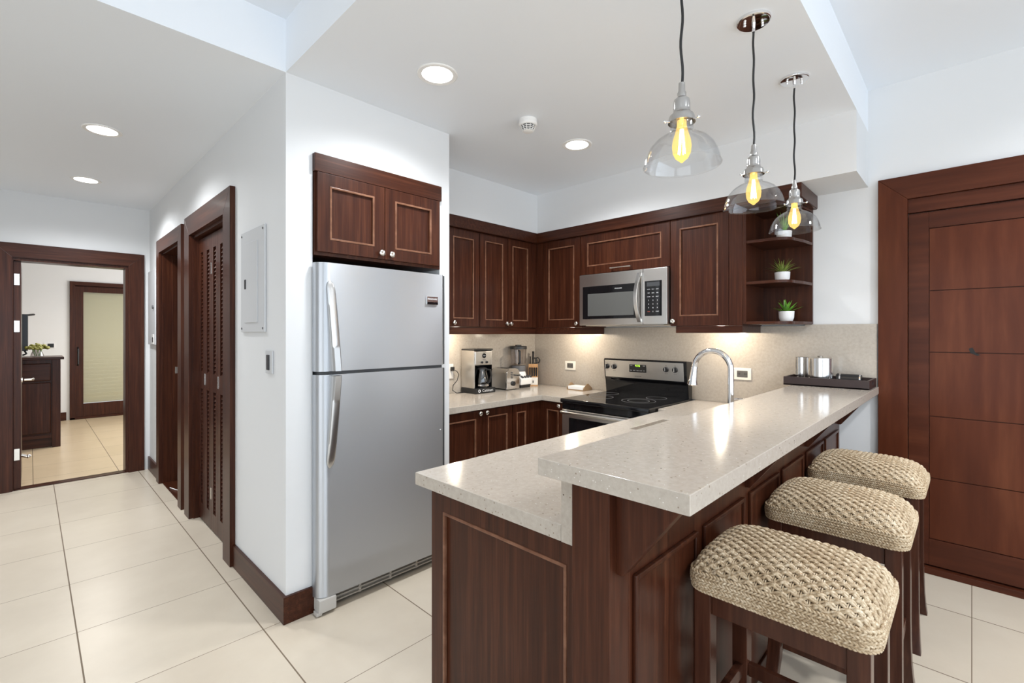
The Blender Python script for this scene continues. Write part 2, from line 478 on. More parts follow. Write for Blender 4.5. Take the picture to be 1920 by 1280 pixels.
# right wall with the opening of the big door
struct('wall_right', MB().box(XW, 3.75, .27, 3.3, 0, ZL).box(XW, 3.75, -3.7, -.86, 0, ZL).box(XW, 3.75, -.86, .27, 2.152, ZL).box(3.66, 3.75, -.86, .27, 0, 2.152), 'wall_paint')
struct('wall_kitchen', MB().box(1.82, XW, YK, 3.3, 0, ZC), 'wall_paint')
struct('wall_pillar', MB().box(XH, .972, YP, 3.2, 0, ZC).box(1.745, 1.82, YP, YK + .11, 0, ZC).box(.972, 1.745, YP, 3.1, 2.258, ZC).box(.972, 1.745, 3.1, 3.2, 0, ZC), 'wall_paint')
D2a, D2b, D1a, D1b = 3.25, 4.125, 4.50, 5.285   # openings of the closet door and the dark doorway
struct('wall_hall', MB().box(XH, .972, 3.2, D2a, 0, ZC).box(XH, .972, D2a, D2b, 2.10, ZC).box(XH, .972, D2b, D1a, 0, ZC)
       .box(XH, .972, D1a, D1b, 2.11, ZC).box(XH, .972, D1b, YE, 0, ZC), 'wall_paint')
struct('wall_closet', MB().box(1.6, 1.7, 3.3, 4.3, 0, ZC).box(.972, 2.0, 4.3, 4.4, 0, ZC).box(2.0, 2.1, 4.3, 6.1, 0, ZC).box(.972, 1.7, 3.2, 3.3, 0, ZC), 'wall_paint')
struct('wall_end', MB().box(-3, -.108, YE, 6.1, 0, ZC).box(.68, 2.1, YE, 6.1, 0, ZC).box(-.108, .68, YE, 6.1, 2.03, ZC), 'wall_paint')
struct('wall_bedroom', MB().box(-3, .44, 10.2, 10.35, 0, 2.6).box(1.62, 3.0, 10.2, 10.35, 0, 2.6).box(.44, 1.62, 10.2, 10.35, 2.19, 2.6)
       .box(2.85, 3.0, 6.1, 10.2, 0, 2.6), 'bedroom_paint')
struct('wall_left', MB().box(-3.1, -3, -3.7, -2.9, 0, ZL).box(-3.1, -3, .9, 10.35, 0, ZL).box(-3.1, -3, -2.9, .9, 0, .15).box(-3.1, -3, -2.9, .9, 2.5, ZL), 'wall_paint')
struct('wall_window', MB().box(-3, -2.4, -3.7, -3.55, 0, ZL).box(3.4, XW, -3.7, -3.55, 0, ZL).box(-2.4, 3.4, -3.7, -3.55, 2.6, ZL).box(-2.4, 3.4, -3.7, -3.55, 0, .08), 'wall_paint')
wf = MB()
for x in (-2.4, -.5, 1.45, 3.34): wf.box(x, x + .06, -3.64, -3.58, .08, 2.6)
wf.box(-2.4, 3.4, -3.64, -3.58, .08, .14).box(-2.4, 3.4, -3.64, -3.58, 2.54, 2.6)
struct('window_1', wf, 'wood_vertical')
# baseboards
BB = .128
struct('baseboard_pillar', MB().prism([(XH - .016, 3.10), (XH - .016, YP - .016), (1.0, YP - .016), (1.0, YP - .0005), (XH - .0005, YP - .0005), (XH - .0005, 3.10)], 'z', 0, BB, .002), 'wood_along_y')
struct('baseboard_hall', MB().box(XH - .016, XH - .0005, 5.405, YE - .001, 0, BB, .002), 'wood_along_y')
struct('baseboard_bedroom', MB().box(-3, .40, 10.184, 10.2, 0, BB, .002), 'wood_along_x')

# ---- hall doorway to the bedroom
d1 = sthing('door_1', 'dark wood doorway at the end of the hall, opening to the bedroom', 'doorway', (.29, YE, 0))
def casing(parent, face, p0, a0, a1, zt, wd, th, wm_v, wm_h, foot=0):
    """mitred casing: a0..a1 clear opening, zt its top"""
    for s, e in ((a0, -1), (a1, 1)):
        o = s + e * wd
        pts = [(s, foot), (o, foot), (o, zt + wd), (s, zt)]
        mb = MB()
        if face == 'Y': mb.prism(pts, 'y', p0 - th, p0 - .0005, .002)
        else: mb.prism(pts, 'x', p0 - th, p0 - .0005, .002)
        build('casing', mb, wm_v, parent)
    pts = [(a0, zt), (a1, zt), (a1 + wd, zt + wd), (a0 - wd, zt + wd)]
    mb = MB().prism(pts, 'y' if face == 'Y' else 'x', p0 - th, p0 - .0005, .002)
    build('casing', mb, wm_h, parent)
casing(d1, 'Y', YE, -.106, .676, 2.028, .125, .022, 'wood_vertical', 'wood_along_x')
build('jamb', MB().box(-.1075, -.101, YE - .001, 6.105, 0, 2.028).box(.655, .6795, YE - .001, 6.105, 0, 2.028).box(-.101, .655, YE - .001, 6.105, 2.004, 2.029), 'wood_vertical', d1)
build('threshold', MB().box(-.10, .655, YE + .0, YE + .10, 0, .008, .002), 'wood_along_x', d1)
leaf = build('leaf', MB().box(-.100, -.055, YE + .02, 6.75, .01, 2.0, .002), 'wood_vertical', d1)
for z in (1.84, 1.43, .31):
    build('hinge', MB().box(-.097, -.063, YE + .014, YE + .022, z - .05, z + .05, .001), 'nickel', leaf, 'bright metal hinge leaf on the door edge')
build('handle', MB().cyl((-.055, 6.04, .955), .022, .01, (1, 0, 0), 20).tube([(-.036, 6.04, .955), (.01, 6.04, .955), (.02, 6.05, .955), (.02, 6.15, .955)], .010, 8), 'nickel', leaf, 'nickel lever handle')
build('door_stop', MB().cyl((-.055, 6.08, .28), .014, .04, (1, 0, -.45), 12).sphere((-.008, 6.08, .262), .018, 10), 'nickel', leaf)

# ---- dark doorway in the hall wall
d2 = sthing('door_2', 'dark open doorway in the hall wall, farther of the two', 'doorway', (XH, (D1a + D1b) / 2, 0))
casing(d2, 'X', XH, D1a, D1b, 2.10, .118, .03, 'wood_vertical', 'wood_along_y')
build('jamb', MB().box(XH - .002, .974, D1b - .012, D1b + .0005, 0, 2.1).box(XH - .002, .974, D1a - .0005, D1a + .012, 0, 2.1).box(XH - .002, .974, D1a, D1b, 2.085, 2.1105), 'wood_vertical', d2)
build('stop', MB().box(.915, .974, D1b - .03, D1b - .012, 0, 2.085).box(.915, .974, D1a + .012, D1a + .03, 0, 2.085), 'wood_vertical', d2)
lf = build('leaf', MB().box(.974, 1.72, D1b - .055, D1b - .012, .01, 2.08, .002), 'wood_vertical', d2)
build('strike_plate', MB().box(.935, .965, D1b - .034, D1b - .0295, 1.0, 1.06, .001), 'nickel', d2, 'bright strike plate')
build('sill', MB().box(XH - .002, 1.05, D1a + .012, D1b - .012, 0, .006), 'wood_along_y', d2)

# ---- louvred closet door
d3 = sthing('door_3', 'louvred bifold closet door in the hall wall, nearer the corner', 'door', (XH, (D2a + D2b) / 2, 0))
casing(d3, 'X', XH, D2a, D2b, 2.09, .145, .03, 'wood_vertical', 'wood_along_y')
build('jamb', MB().box(XH - .002, .974, D2b - .012, D2b + .0005, 0, 2.1).box(XH - .002, .974, D2a - .0005, D2a + .012, 0, 2.1).box(XH - .002, .974, D2a, D2b, 2.07, 2.1005), 'wood_vertical', d3)
nl = 5; lw_ = (D2b - D2a - .026) / nl
for i in range(nl):
    b1 = D2b - .013 - i * lw_; b0 = b1 - lw_ + .002
    mb = MB(); xa, xb = .878, .906
    st = .05
    mb.box(xa, xb, b0, b0 + st, .012, 2.06, .0015).box(xa, xb, b1 - st, b1, .012, 2.06, .0015)
    for z0, z1 in ((.012, .13), (.965, 1.09), (1.96, 2.06)): mb.box(xa, xb, b0 + st, b1 - st, z0, z1)
    lfo = build('leaf', mb, 'wood_vertical', d3)
    sl = MB()
    for z0, z1 in ((.13, .965), (1.09, 1.96)):
        n = int((z1 - z0) / .028)
        for k in range(n):
            z = z0 + (k + .5) * (z1 - z0) / n
            sl.prism([(xa + .004, z - .018), (xa + .009, z - .018), (xb - .002, z + .014), (xb - .007, z + .014)], 'y', b0 + st - .002, b1 - st + .002)
    build('louvre_slats', sl, 'wood_along_y', lfo)
    if i < nl - 1:
        for z in ((1.82, .26) if i % 2 else (1.04,)):
            build('hinge', MB().box(xa - .003, xa + .001, b0 - .012, b0 + .010, z - .04, z + .04, .001), 'nickel', lfo, 'small bright hinge')

# ---- big door on the right
d4 = sthing('door_4', 'large dark wooden sliding door right of the bar', 'door', (XW, -.29, 0))
casing(d4, 'X', XW, -.86, .268, 2.152, .136, .028, 'door_wood', 'door_wood_y')
build('head_board', MB().box(XW - .012, XW + .02, -.86, .268, 2.07, 2.151, .002), 'door_wood_y', d4)
build('threshold', MB().box(XW - .022, XW + .06, -.86, .268, 0, .036, .003), 'door_wood_y', d4)
xl = XW + .004
build('leaf', MB().box(xl, xl + .03, .176, .266, .045, 2.066, .002).box(xl, xl + .03, -.86, -.76, .045, 2.066, .002)
      .box(xl, xl + .03, -.76, .176, 1.972, 2.066, .002).box(xl, xl + .03, -.76, .176, .045, .194, .002).box(xl + .012, xl + .04, -.76, .176, .19, 1.98), 'door_wood_y', d4)
zs = [.196, .543, .896, 1.262, 1.613, 1.970]
pl = MB()
for a, b in zip(zs, zs[1:]): pl.box(xl + .003, xl + .012, -.758, .1735, a + .0022, b - .0022, .0012)
build('plank_panel', pl, 'door_wood', d4)
mk = MB().prism([(-.003, 1.292), (.012, 1.285), (.006, 1.262), (-.022, 1.246), (-.032, 1.252), (-.014, 1.266)], 'x', xl + .0022, xl + .004)
build('scuff_mark', mk, 'dark_void', d4, 'dark scuff mark on the panel')
# ---- bedroom glazed door
d5 = sthing('door_5', 'glazed dark wood door with a beige blind in the far bedroom', 'door', (1.03, 10.2, 0))
casing(d5, 'Y', 10.2, .50, 1.56, 2.13, .062, .03, 'wood_vertical', 'wood_along_x')
build('leaf', MB().box(.50, .60, 10.2, 10.24, .03, 2.12, .002).box(1.46, 1.56, 10.2, 10.24, .03, 2.12, .002).box(.6, 1.46, 10.2, 10.24, 2.03, 2.12, .002).box(.6, 1.46, 10.2, 10.24, .03, .24, .002), 'wood_vertical', d5)
build('head_stop', MB().box(.50, 1.56, 10.245, 10.34, 2.05, 2.19).box(.44, .6, 10.245, 10.34, 0, 2.19), 'wood_along_x', d5)
build('pane', MB().box(.598, 1.462, 10.222, 10.228, .238, 2.032), 'window_glass', d5, 'clear glass')
bl = MB()
for k in range(60):
    z = .242 + k * .03
    bl.box(.60, 1.46, 10.262 + (.004 if k % 2 else 0), 10.27, z, z + .0297)
build('blind', bl, 'curtain', d5, 'beige fabric blind behind the glass')
build('handle', MB().tube([(.535, 10.195, .86), (.535, 10.15, .88), (.535, 10.145, 1.0), (.535, 10.15, 1.12), (.535, 10.195, 1.14)], .012, 10), 'black_plastic', d5)
build('sill', MB().box(.44, 1.62, 10.17, 10.24, 0, .03, .003), 'wood_along_x', d5)

tag(build('cable', MB().tube([(.862, 5.05, .0105), (.875, 5.0, .0105), (.885, 4.95, .0105), (.91, 4.90, .0105), (.95, 4.89, .0105)], .004, 8), 'white_plastic', loc=(.88, 4.97, .0065)), 'short white cable end on the floor of the dark hall doorway', 'cable')
# ================================================================== HALL WALL FITTINGS
p = thing('electrical_panel', 'grey metal breaker panel on the white hall wall', 'electrical panel', (XH, 2.77, 1.375))
build('cover_plate', MB().box(XH - .012, XH - .0005, 2.58, 2.96, 1.376, 1.93, .003), 'panel_grey', p)
pd = build('hatch', MB().box(XH - .017, XH - .011, 2.676, 2.882, 1.427, 1.862, .003), 'panel_grey', p)
build('latch', MB().box(XH - .02, XH - .016, 2.852, 2.876, 1.612, 1.665, .002), 'black_plastic', pd)
for y in (2.60, 2.94):
    for z in (1.396, 1.91): build('screw', MB().cyl((XH - .011, y, z), .006, .004, '-x', 12), 'mid_grey', p)
p = thing('light_switch', 'white wall switch with black rocker below the breaker panel', 'light switch', (XH, 2.52, 1.22))
build('plate', MB().box(XH - .009, XH - .0005, 2.478, 2.575, 1.168, 1.283, .003), 'panel_grey', p)
build('rocker', MB().box(XH - .014, XH - .008, 2.512, 2.548, 1.185, 1.262, .003), 'black_plastic', p)
p = thing('intercom', 'tall pale intercom panel beside the far hall doorway', 'intercom', (XH, 5.66, 1.26))
build('plate', MB().box(XH - .02, XH - .0005, 5.53, 5.90, 1.26, 1.98, .004), 'panel_grey', p)
build('button', MB().cyl((XH - .02, 5.60, 1.62), .018, .012, '-x', 16), 'mid_grey', p)
build('socket', MB().box(XH - .026, XH - .019, 5.57, 5.66, 1.265, 1.36, .003), 'white_plastic', p)
build('screen', MB().box(XH - .029, XH - .025, 5.585, 5.62, 1.285, 1.33), 'black_plastic', p)

# ================================================================== CEILING FITTINGS
def downlight(x, y, label, spotp, zc=ZC):
    p = thing('downlight', label, 'ceiling light', (x, y, zc), 'recessed ceiling downlights')
    build('trim_ring', MB().lathe([(.073, 0), (.073, -.004), (.092, -.006), (.096, -.003), (.096, 0)], (x, y, zc), 'z', 40, True), 'white_plastic', p)
    build('lens', MB().lathe([(0, -.003), (.074, -.003), (.074, -.0005), (0, -.0005)], (x, y, zc), 'z', 40), 'lamp_white', p, 'lit white lens')
    spot('downlight_lamp', (x, y, zc - .02), spotp, 155, (.965, .985, 1), .07, .9)
downlight(1.358, 1.824, 'large round downlight in front of the pillar over the refrigerator', 60)
downlight(2.504, 1.85, 'round downlight beyond the smoke detector over the kitchen floor', 84)
downlight(.308, 3.785, 'nearer round downlight in the hall ceiling', 74)
downlight(.315, 5.105, 'farther round downlight at the end of the hall ceiling', 112)
for lx, ly, ll, lp in ((-.7, -.6, 'added unseen fill downlight in the living room ceiling behind the camera', 20), (1.2, -1.3, 'added unseen fill downlight in the living room ceiling right of the camera', 100),
                   (2.7, -.9, 'added unseen fill downlight in the living room ceiling before the sliding door', 150), (-1.6, 1.2, 'added unseen fill downlight in the living room ceiling left of the camera', 20)):
    downlight(lx, ly, ll, lp, ZL)  # out-of-view fixtures added to brighten the floor and ceiling
downlight(-1.4, 4.2, 'added unseen round fill downlight over the left side of the hall', 30)  # another added fixture out of view, lifts the hall floor
p = thing('smoke_detector', 'white smoke detector on the kitchen ceiling between the downlights', 'smoke detector', (2.017, 1.84, ZC))
c = (2.017, 1.84, ZC)
build('base', MB().lathe([(0, 0), (.052, 0), (.052, -.018), (.05, -.02), (0, -.02)], c, 'z', 36), 'white_plastic', p)
build('dome', MB().lathe([(0, -.02), (.054, -.02), (.054, -.027), (.049, -.034), (.045, -.036), (0, -.036)], c, 'z', 36), 'white_plastic', p)
build('vent_core', MB().lathe([(0, -.036), (.040, -.036), (.026, -.064), (0, -.064)], c, 'z', 30), 'dark_grey', p)
gr = MB()
for r_, z in ((.0430, -.043), (.0390, -.051), (.0350, -.059)): gr.lathe([(r_ - .003, z), (r_, z), (r_, z - .0025), (r_ - .003, z - .0025)], c, 'z', 36, True)
for k in range(12):
    a = k * math.pi / 6
    gr.tube([(c[0] + .045 * math.cos(a), c[1] + .045 * math.sin(a), ZC - .037), (c[0] + .031 * math.cos(a), c[1] + .031 * math.sin(a), ZC - .066)], .0022, 6)
gr.lathe([(0, -.065), (.031, -.064), (.031, -.067), (.02, -.071), (0, -.071)], c, 'z', 36)
build('grille', gr, 'white_plastic', p)

def pendant(x, label):
    y = .616
    p = thing('pendant_lamp', label, 'pendant lamp', (x, y, ZC), 'glass pendant lamps over the bar')
    cn = build('canopy', MB().lathe([(0, -.012), (.056, -.012), (.0605, -.009), (.062, -.003), (.062, 0), (0, 0)], (x, y, ZC), 'z', 40), 'chrome', p)
    for s in (-1, 1): build('cap_nut', MB().lathe([(0, -.028), (.004, -.028), (.0055, -.024), (.0055, -.019), (.004, -.017), (.0055, -.014), (.0055, -.010), (0, -.010)], (x + s * .022, y - s * .026, ZC), 'z', 14), 'chrome', cn)
    build('ferrule', MB().lathe([(0, -.048), (.0055, -.048), (.0065, -.03), (.0075, -.012), (0, -.012)], (x, y, ZC), 'z', 16), 'chrome', p)
    pts = [(x + .003 * math.sin(i * .55 + x), y + .002 * math.sin(i * .8), ZC - .047 - i * (ZC - .047 - 2.105) / 24) for i in range(25)]
    pts[0] = (x, y, ZC - .045); pts[-1] = (x, y, 2.10)
    build('cord', MB().tube(pts, .0042, 8), 'black_plastic', p)
    build('socket_cap', MB().lathe([(0, 2.112), (.009, 2.112), (.010, 2.088), (.013, 2.082), (.013, 2.07), (.022, 2.062), (.024, 2.05), (.0235, 2.035), (.024, 2.028), (.026, 2.022), (.034, 2.016), (.0365, 2.010), (.0375, 1.998), (.039, 1.994), (.035, 1.994), (.033, 2.006), (0, 2.010)], (x, y, 0), 'z', 30), 'socket_metal', p)
    for k in range(3):
        a = k * 2.094 + .4
        d = Vector((math.cos(a), math.sin(a), 0))
        build('thumb_screw', MB().tube([Vector((x, y, 1.994)) + d * .038, Vector((x, y, 1.994)) + d * .052], .002, 6).sphere(Vector((x, y, 1.994)) + d * .054, .005, 8), 'chrome', p)
    prof = [(.0325, 2.003), (.0330, 1.974), (.0315, 1.968), (.037, 1.962), (.056, 1.953), (.074, 1.941), (.090, 1.923), (.100, 1.902), (.1055, 1.884), (.1075, 1.871), (.111, 1.867)]
    inn = [(r - .0022, z - .0003) for r, z in prof]
    build('shade', MB().lathe(prof + inn[::-1], (x, y, 0), 'z', 56, True), 'clear_glass', p, 'clear glass bell shade')
    b = build('bulb', MB().lathe([(.013, 2.0), (.0135, 1.985), (.0185, 1.965), (.0255, 1.942), (.0275, 1.925), (.0255, 1.905), (.018, 1.889), (.008, 1.881), (.003, 1.876), (0, 1.875)], (x, y, 0), 'z', 28), 'bulb_glass', p, 'glowing amber filament bulb')
    fl = MB()
    for k in range(6):
        a = k * math.pi / 3
        fl.tube([(x + .004 * math.cos(a), y + .004 * math.sin(a), 1.975), (x + .010 * math.cos(a), y + .010 * math.sin(a), 1.902)], .0014, 6)
    build('filament', fl, 'filament', b)
    l = bpy.data.lights.new('bulb_light', 'POINT'); l.energy = 2.0; l.color = (1, .74, .42); l.shadow_soft_size = .011
    o = bpy.data.objects.new('bulb_light', l); COL.objects.link(o); o.location = (x, y, 1.935)
pendant(1.352, 'nearest clear glass pendant lamp, hanging highest in view')
pendant(1.995, 'middle clear glass pendant lamp, before the right wall cabinet')
pendant(2.593, 'farthest clear glass pendant lamp, in front of the shelf unit')

# ================================================================== FRIDGE AND CABINET OVER IT
p = thing('wall_cabinet', 'two-door dark cabinet above the refrigerator', 'cabinet', (1.355, 2.7, 1.757))
build('body', MB().box(.976, 1.741, 2.315, 3.0, 1.757, 2.165), 'wood_vertical', p)
build('head_board', MB().box(.9735, 1.7435, 2.298, 2.335, 2.168, 2.2565, .002), 'wood_along_x', p)
panel_door(p, 'Y', 2.314, .984, 1.355, 1.772, 2.166, [(1.327, 1.803)])
panel_door(p, 'Y', 2.314, 1.356, 1.728, 1.772, 2.166, [(1.388, 1.801)])
fr = thing('refrigerator', 'stainless steel top-freezer refrigerator in the white wall niche', 'refrigerator', (1.345, 2.6, 0))
build('body', MB().box(.985, 1.732, 2.315, 3.02, .03, 1.70, .004), 'dark_grey', fr)
def fdoor(name, z0, z1):
    a, b, yf, yb = .966, 1.722, 2.25, 2.312
    pts = [(b, yb), (a, yb)]
    r = .062
    for k in range(9):
        t = k / 8 * math.pi / 2
        pts.append((a + r - r * math.cos(t), yb - .004 - (yb - .004 - yf) * math.sin(t)))
    for k in range(5):
        t = k / 4 * math.pi / 2
        pts.append((b - .012 + .012 * math.sin(t), yf + .012 - .012 * math.cos(t)))
    return build(name, MB().prism(pts, 'z', z0, z1), 'fridge_steel', fr, ang=25)
fz = fdoor('freezer_door', 1.183, 1.716)
fd = fdoor('fridge_door', .082, 1.166)
for q, z0, z1 in ((fz, 1.185, 1.714), (fd, .084, 1.164)): build('edge_strip', MB().box(1.7215, 1.7375, 2.262, 2.312, z0, z1, .003), 'dark_grey', q, 'dark strip on the hinge edge')
build('gasket', MB().box(.985, 1.722, 2.27, 2.312, 1.165, 1.184), 'dark_grey', fr)
def fhandle(par, z0, z1, flip):
    """bowed strip handle: proud at the gap end, dying into the door at the other"""
    mb = MB(); n = 24; rings = []
    for i in range(n + 1):
        t = i / n
        z = z0 + (z1 - z0) * t
        pr = .006 + .045 * (1 - t) ** .6 if t < 1 else .004
        wd = (.0235 - .004 * t) * (1 if t < .9 else max(.15, math.sqrt(max(0, 1 - ((t - .9) / .1) ** 2))))
        cx = 1.047 - .006 * t ** 2 - .016 * t
        ring = [mb.bm.verts.new((cx + sx, y, z)) for sx, y in ((-wd, 2.2505), (-wd, 2.25 - pr * .75), (-wd * .6, 2.25 - pr), (wd * .6, 2.25 - pr), (wd, 2.25 - pr * .75), (wd, 2.2505))]
        rings.append(ring)
    for a, b in zip(rings, rings[1:]):
        for k in range(5): mb.bm.faces.new((a[k], b[k], b[k + 1], a[k + 1]))
    mb.bm.faces.new(rings[0]); mb.bm.faces.new(rings[-1])
    build('handle', mb, 'handle_steel', par, 'long bowed polished handle', ang=50)
fhandle(fz, 1.186, 1.63, 0)
fhandle(fd, 1.163, .71, 1)
lg = build('badge', MB().box(1.598, 1.676, 2.245, 2.2505, 1.536, 1.583, .001), 'polished_steel', fz, 'small metal name badge')
text('badge_text', 'FRIGIDAIRE', .0135, 'logo_white', lg, (1.637, 2.2447, 1.568))
build('badge_strip', MB().box(1.6, 1.675, 2.2435, 2.2455, 1.537, 1.551), 'black_gloss', lg)
build('lock_dot', MB().cyl((1.697, 2.2505, .80), .004, .002, '-y', 12), 'logo_white', fd)
g = MB().box(1.06, 1.715, 2.30, 2.312, .018, .078)
for z in (.024, .044, .064): g.box(1.06, 1.715, 2.285, 2.30, z, z + .007, .001)
for x in (1.06, 1.2, 1.38, 1.55, 1.70): g.box(x, x + .012, 2.287, 2.30, .02, .074)
build('toe_grille', g, 'grille_grey', fr, 'slotted toe grille')
build('hinge_cover', MB().box(.972, 1.060, 2.243, 2.312, .014, .080, .008).box(.962, .99, 2.25, 2.29, .004, .022, .003), 'hinge_cover_grey', fr, 'pale grey plastic bottom hinge cover')
build('top_hinge', MB().box(.985, 1.03, 2.33, 2.40, 1.70, 1.722, .004), 'dark_grey', fr)
for x in (1.01, 1.69): build('foot', MB().cyl((x, 2.36, 0), .018, .035, 'z', 14), 'black_plastic', fr)

# ================================================================== WALL CABINETS
ZB, ZT = 1.42, 2.178
YF, XF = 2.85, 3.23      # plane of the door backs (left run, right run)
p = thing('wall_cabinet', 'dark wall cabinet next to the white pillar above the coffee maker', 'cabinet', (2.18, 3.0, ZB))
build('body', MB().box(1.822, 2.528, YF + .0005, YK - .002, ZB, ZT), 'wood_vertical', p)
panel_door(p, 'Y', YF, 1.83, 2.19, ZB, ZT)
panel_door(p, 'Y', YF, 2.192, 2.527, ZB, ZT, [(2.255, 1.452)])
p = thing('wall_cabinet', 'two-door dark wall cabinet in the kitchen corner above the toaster', 'cabinet', (2.9, 3.0, ZB))
build('body', MB().box(2.5295, XW - .002, YF + .0005, YK - .002, ZB, ZT), 'wood_vertical', p)
panel_door(p, 'Y', YF, 2.53, 2.846, ZB, ZT, [(2.824, 1.452)], .055)
panel_door(p, 'Y', YF, 2.848, 3.158, ZB, ZT, [(2.872, 1.452)], .055)
build('filler', MB().box(3.16, 3.228, YF - .018, YF, ZB, ZT, .001), 'wood_vertical', p)
p = thing('wall_cabinet', 'single-door dark wall cabinet left of the microwave', 'cabinet', (3.4, 2.55, ZB))
build('body', MB().box(XF + .0005, XW - .002, 2.338, YF - .019, ZB, ZT), 'wood_vertical', p)
build('filler', MB().box(XF - .018, XF, 2.75, 2.829, ZB, ZT, .001), 'wood_vertical', p)
panel_door(p, 'X', XF, 2.339, 2.748, ZB, ZT, [(2.368, 1.452)])
p = thing('wall_cabinet', 'low dark lift-door cabinet above the microwave', 'cabinet', (3.4, 1.94, 1.85))
build('body', MB().box(XF + .0005, XW - .002, 1.549, 2.336, 1.848, ZT), 'wood_vertical', p)
dd = panel_door(p, 'X', XF, 1.550, 2.336, 1.85, ZT, (), .066, .066)
build('handle', MB().tube([(3.21, 2.025, 1.882), (3.184, 2.025, 1.882)], .004, 8).tube([(3.21, 1.862, 1.882), (3.184, 1.862, 1.882)], .004, 8)
      .tube([(3.184, 2.035, 1.882), (3.182, 1.99, 1.882), (3.181, 1.9, 1.882), (3.184, 1.852, 1.882)], [.006, .0045, .0045, .006], 10), 'nickel', dd, 'brushed nickel bar pull')
p = thing('wall_cabinet', 'tall dark wall cabinet right of the microwave', 'cabinet', (3.4, 1.3, ZB))
build('body', MB().box(XF - .02, XW - .002, 1.057, 1.1415, ZB, ZT).box(XF + .0005, XW - .002, 1.1415, 1.5475, ZB, ZT), 'wood_vertical', p)
panel_door(p, 'X', XF, 1.143, 1.548, ZB, ZT, [(1.520, 1.455)], .068)
# open shelf end unit
p = thing('shelf_unit', 'open curved corner shelf unit at the end of the wall cabinets', 'shelf', (3.4, .9, 1.43))
build('side_panel', MB().box(XF - .018, XW - .002, 1.037, 1.0565, 1.43, ZT), 'wood_vertical', p)
build('back_panel', MB().box(XW - .022, XW - .002, .745, 1.037, 1.43, ZT), 'wood_vertical', p)
def shelf_pts():
    pts = [(XW - .022, 1.037), (3.214, 1.037), (3.214, .87)]
    for k in range(1, 9):
        t = k / 8 * math.pi / 2
        pts.append((3.214 + .10 * (1 - math.cos(t)), .87 - .085 * math.sin(t)))
    pts += [(3.42, .762), (XW - .022, .746)]
    return pts
for z in (1.945, 1.682, 1.427): build('shelf', MB().prism(shelf_pts(), 'z', z, z + .018, .002), 'wood_along_y', p)
build('top_board', MB().prism(shelf_pts(), 'z', 2.162, 2.178), 'wood_along_y', p)
# crown and light rails
cr = MB()
path = [(1.823, 2.797), (3.186, 2.797), (3.186, .72), (XW - .002, .72)]
inn = [(1.823, 2.84), (3.225, 2.84), (3.225, .755), (XW - .002, .755)]
cr.prism(path + inn[::-1], 'z', 2.181, 2.2645, .003)
cr.prism([(1.823, 2.80), (3.19, 2.80), (3.19, .724), (XW - .002, .724), (XW - .002, .752), (3.222, .752), (3.222, 2.838), (1.823, 2.838)], 'z', 2.1785, 2.182)
tag(build('crown_moulding', cr, 'wood_along_y'), 'flat dark crown board running along the top of the wall cabinets', 'moulding')
lr = MB().prism([(1.823, 2.842), (3.212, 2.842), (3.212, 2.342), (XW - .022, 2.342), (XW - .022, 2.36), (3.23, 2.36), (3.23, 2.86), (1.823, 2.86)], 'z', 1.362, 1.4195, .0015)
tag(build('light_rail', lr, 'wood_along_x'), 'dark light rail under the corner wall cabinets left of the microwave', 'moulding')
lr = MB().prism([(3.212, 1.507), (3.212, 1.058), (XW - .022, 1.058), (XW - .022, 1.076), (3.23, 1.076), (3.23, 1.507)], 'z', 1.372, 1.4195, .0015)
tag(build('light_rail', lr, 'wood_along_y'), 'dark light rail under the cabinet right of the microwave', 'moulding')
def puck(x, y, label):
    p = thing('puck_light', label, 'cabinet light', (x, y, 1.41), 'puck lights under the wall cabinets')
    build('housing', MB().lathe([(0, .0095), (.038, .0095), (.038, -.004), (.031, -.008), (0, -.008)], (x, y, 1.41), 'z', 24), 'nickel', p)
    build('lens', MB().cyl((x, y, 1.399), .029, .004, 'z', 24), 'puck_glow', p)
    point('puck_lamp', (x, y, 1.383), 6.0, (1, .88, .70), .025)
puck(2.40, 2.99, 'glowing puck light above the coffee maker')
puck(3.37, 2.545, 'glowing puck light left of the microwave')
puck(3.37, 1.25, 'glowing puck light above the sink tap')

# ================================================================== MICROWAVE
mw = thing('microwave', 'stainless over-range microwave oven with black glass window', 'microwave', (3.37, 1.93, 1.435))
build('body', MB().box(3.20, XW - .022, 1.556, 2.328, 1.436, 1.846, .003), 'black_plastic', mw)
build('underside', MB().box(3.22, 3.55, 1.60, 2.29, 1.428, 1.436, .002), 'steel_horizontal', mw)
dr = build('door', MB().box(3.162, 3.20, 1.741, 2.312, 1.434, 1.843, .004), 'steel_horizontal', mw)
wn_ = build('window', MB().box(3.1605, 3.165, 1.780, 2.278, 1.484, 1.746, .001), 'black_gloss', dr, 'black glass door window')
build('screen', MB().box(3.1598, 3.161, 1.812, 2.228, 1.508, 1.686), 'window_mesh', wn_)
text('brand_text', 'FRIGIDAIRE', .0125, 'logo_white', wn_, (3.1602, 1.945, 1.716), 'X')
n = 18; mb = MB()
rings = []
for i in range(n + 1):
    t = i / n; z = 1.452 + t * .365
    bow = math.sin(math.pi * t)
    x = 3.150 - .035 * bow; yc = 1.760 + .014 * bow
    rings.append([mb.bm.verts.new((x + a, yc + b, z)) for a, b in ((-.008, -.012), (-.008, .012), (.010, .012), (.010, -.012))])
for a, b in zip(rings, rings[1:]):
    for k in range(4): mb.bm.faces.new((a[k], b[k], b[(k + 1) % 4], a[(k + 1) % 4]))
mb.bm.faces.new(rings[0]); mb.bm.faces.new(rings[-1])
mb.box(3.145, 3.163, 1.750, 1.772, 1.455, 1.475).box(3.145, 3.163, 1.750, 1.772, 1.795, 1.815)
build('handle', mb, 'polished_steel', dr, 'curved polished handle')
cp = build('control_panel', MB().box(3.162, 3.20, 1.548, 1.738, 1.434, 1.843, .004), 'steel_horizontal', mw)
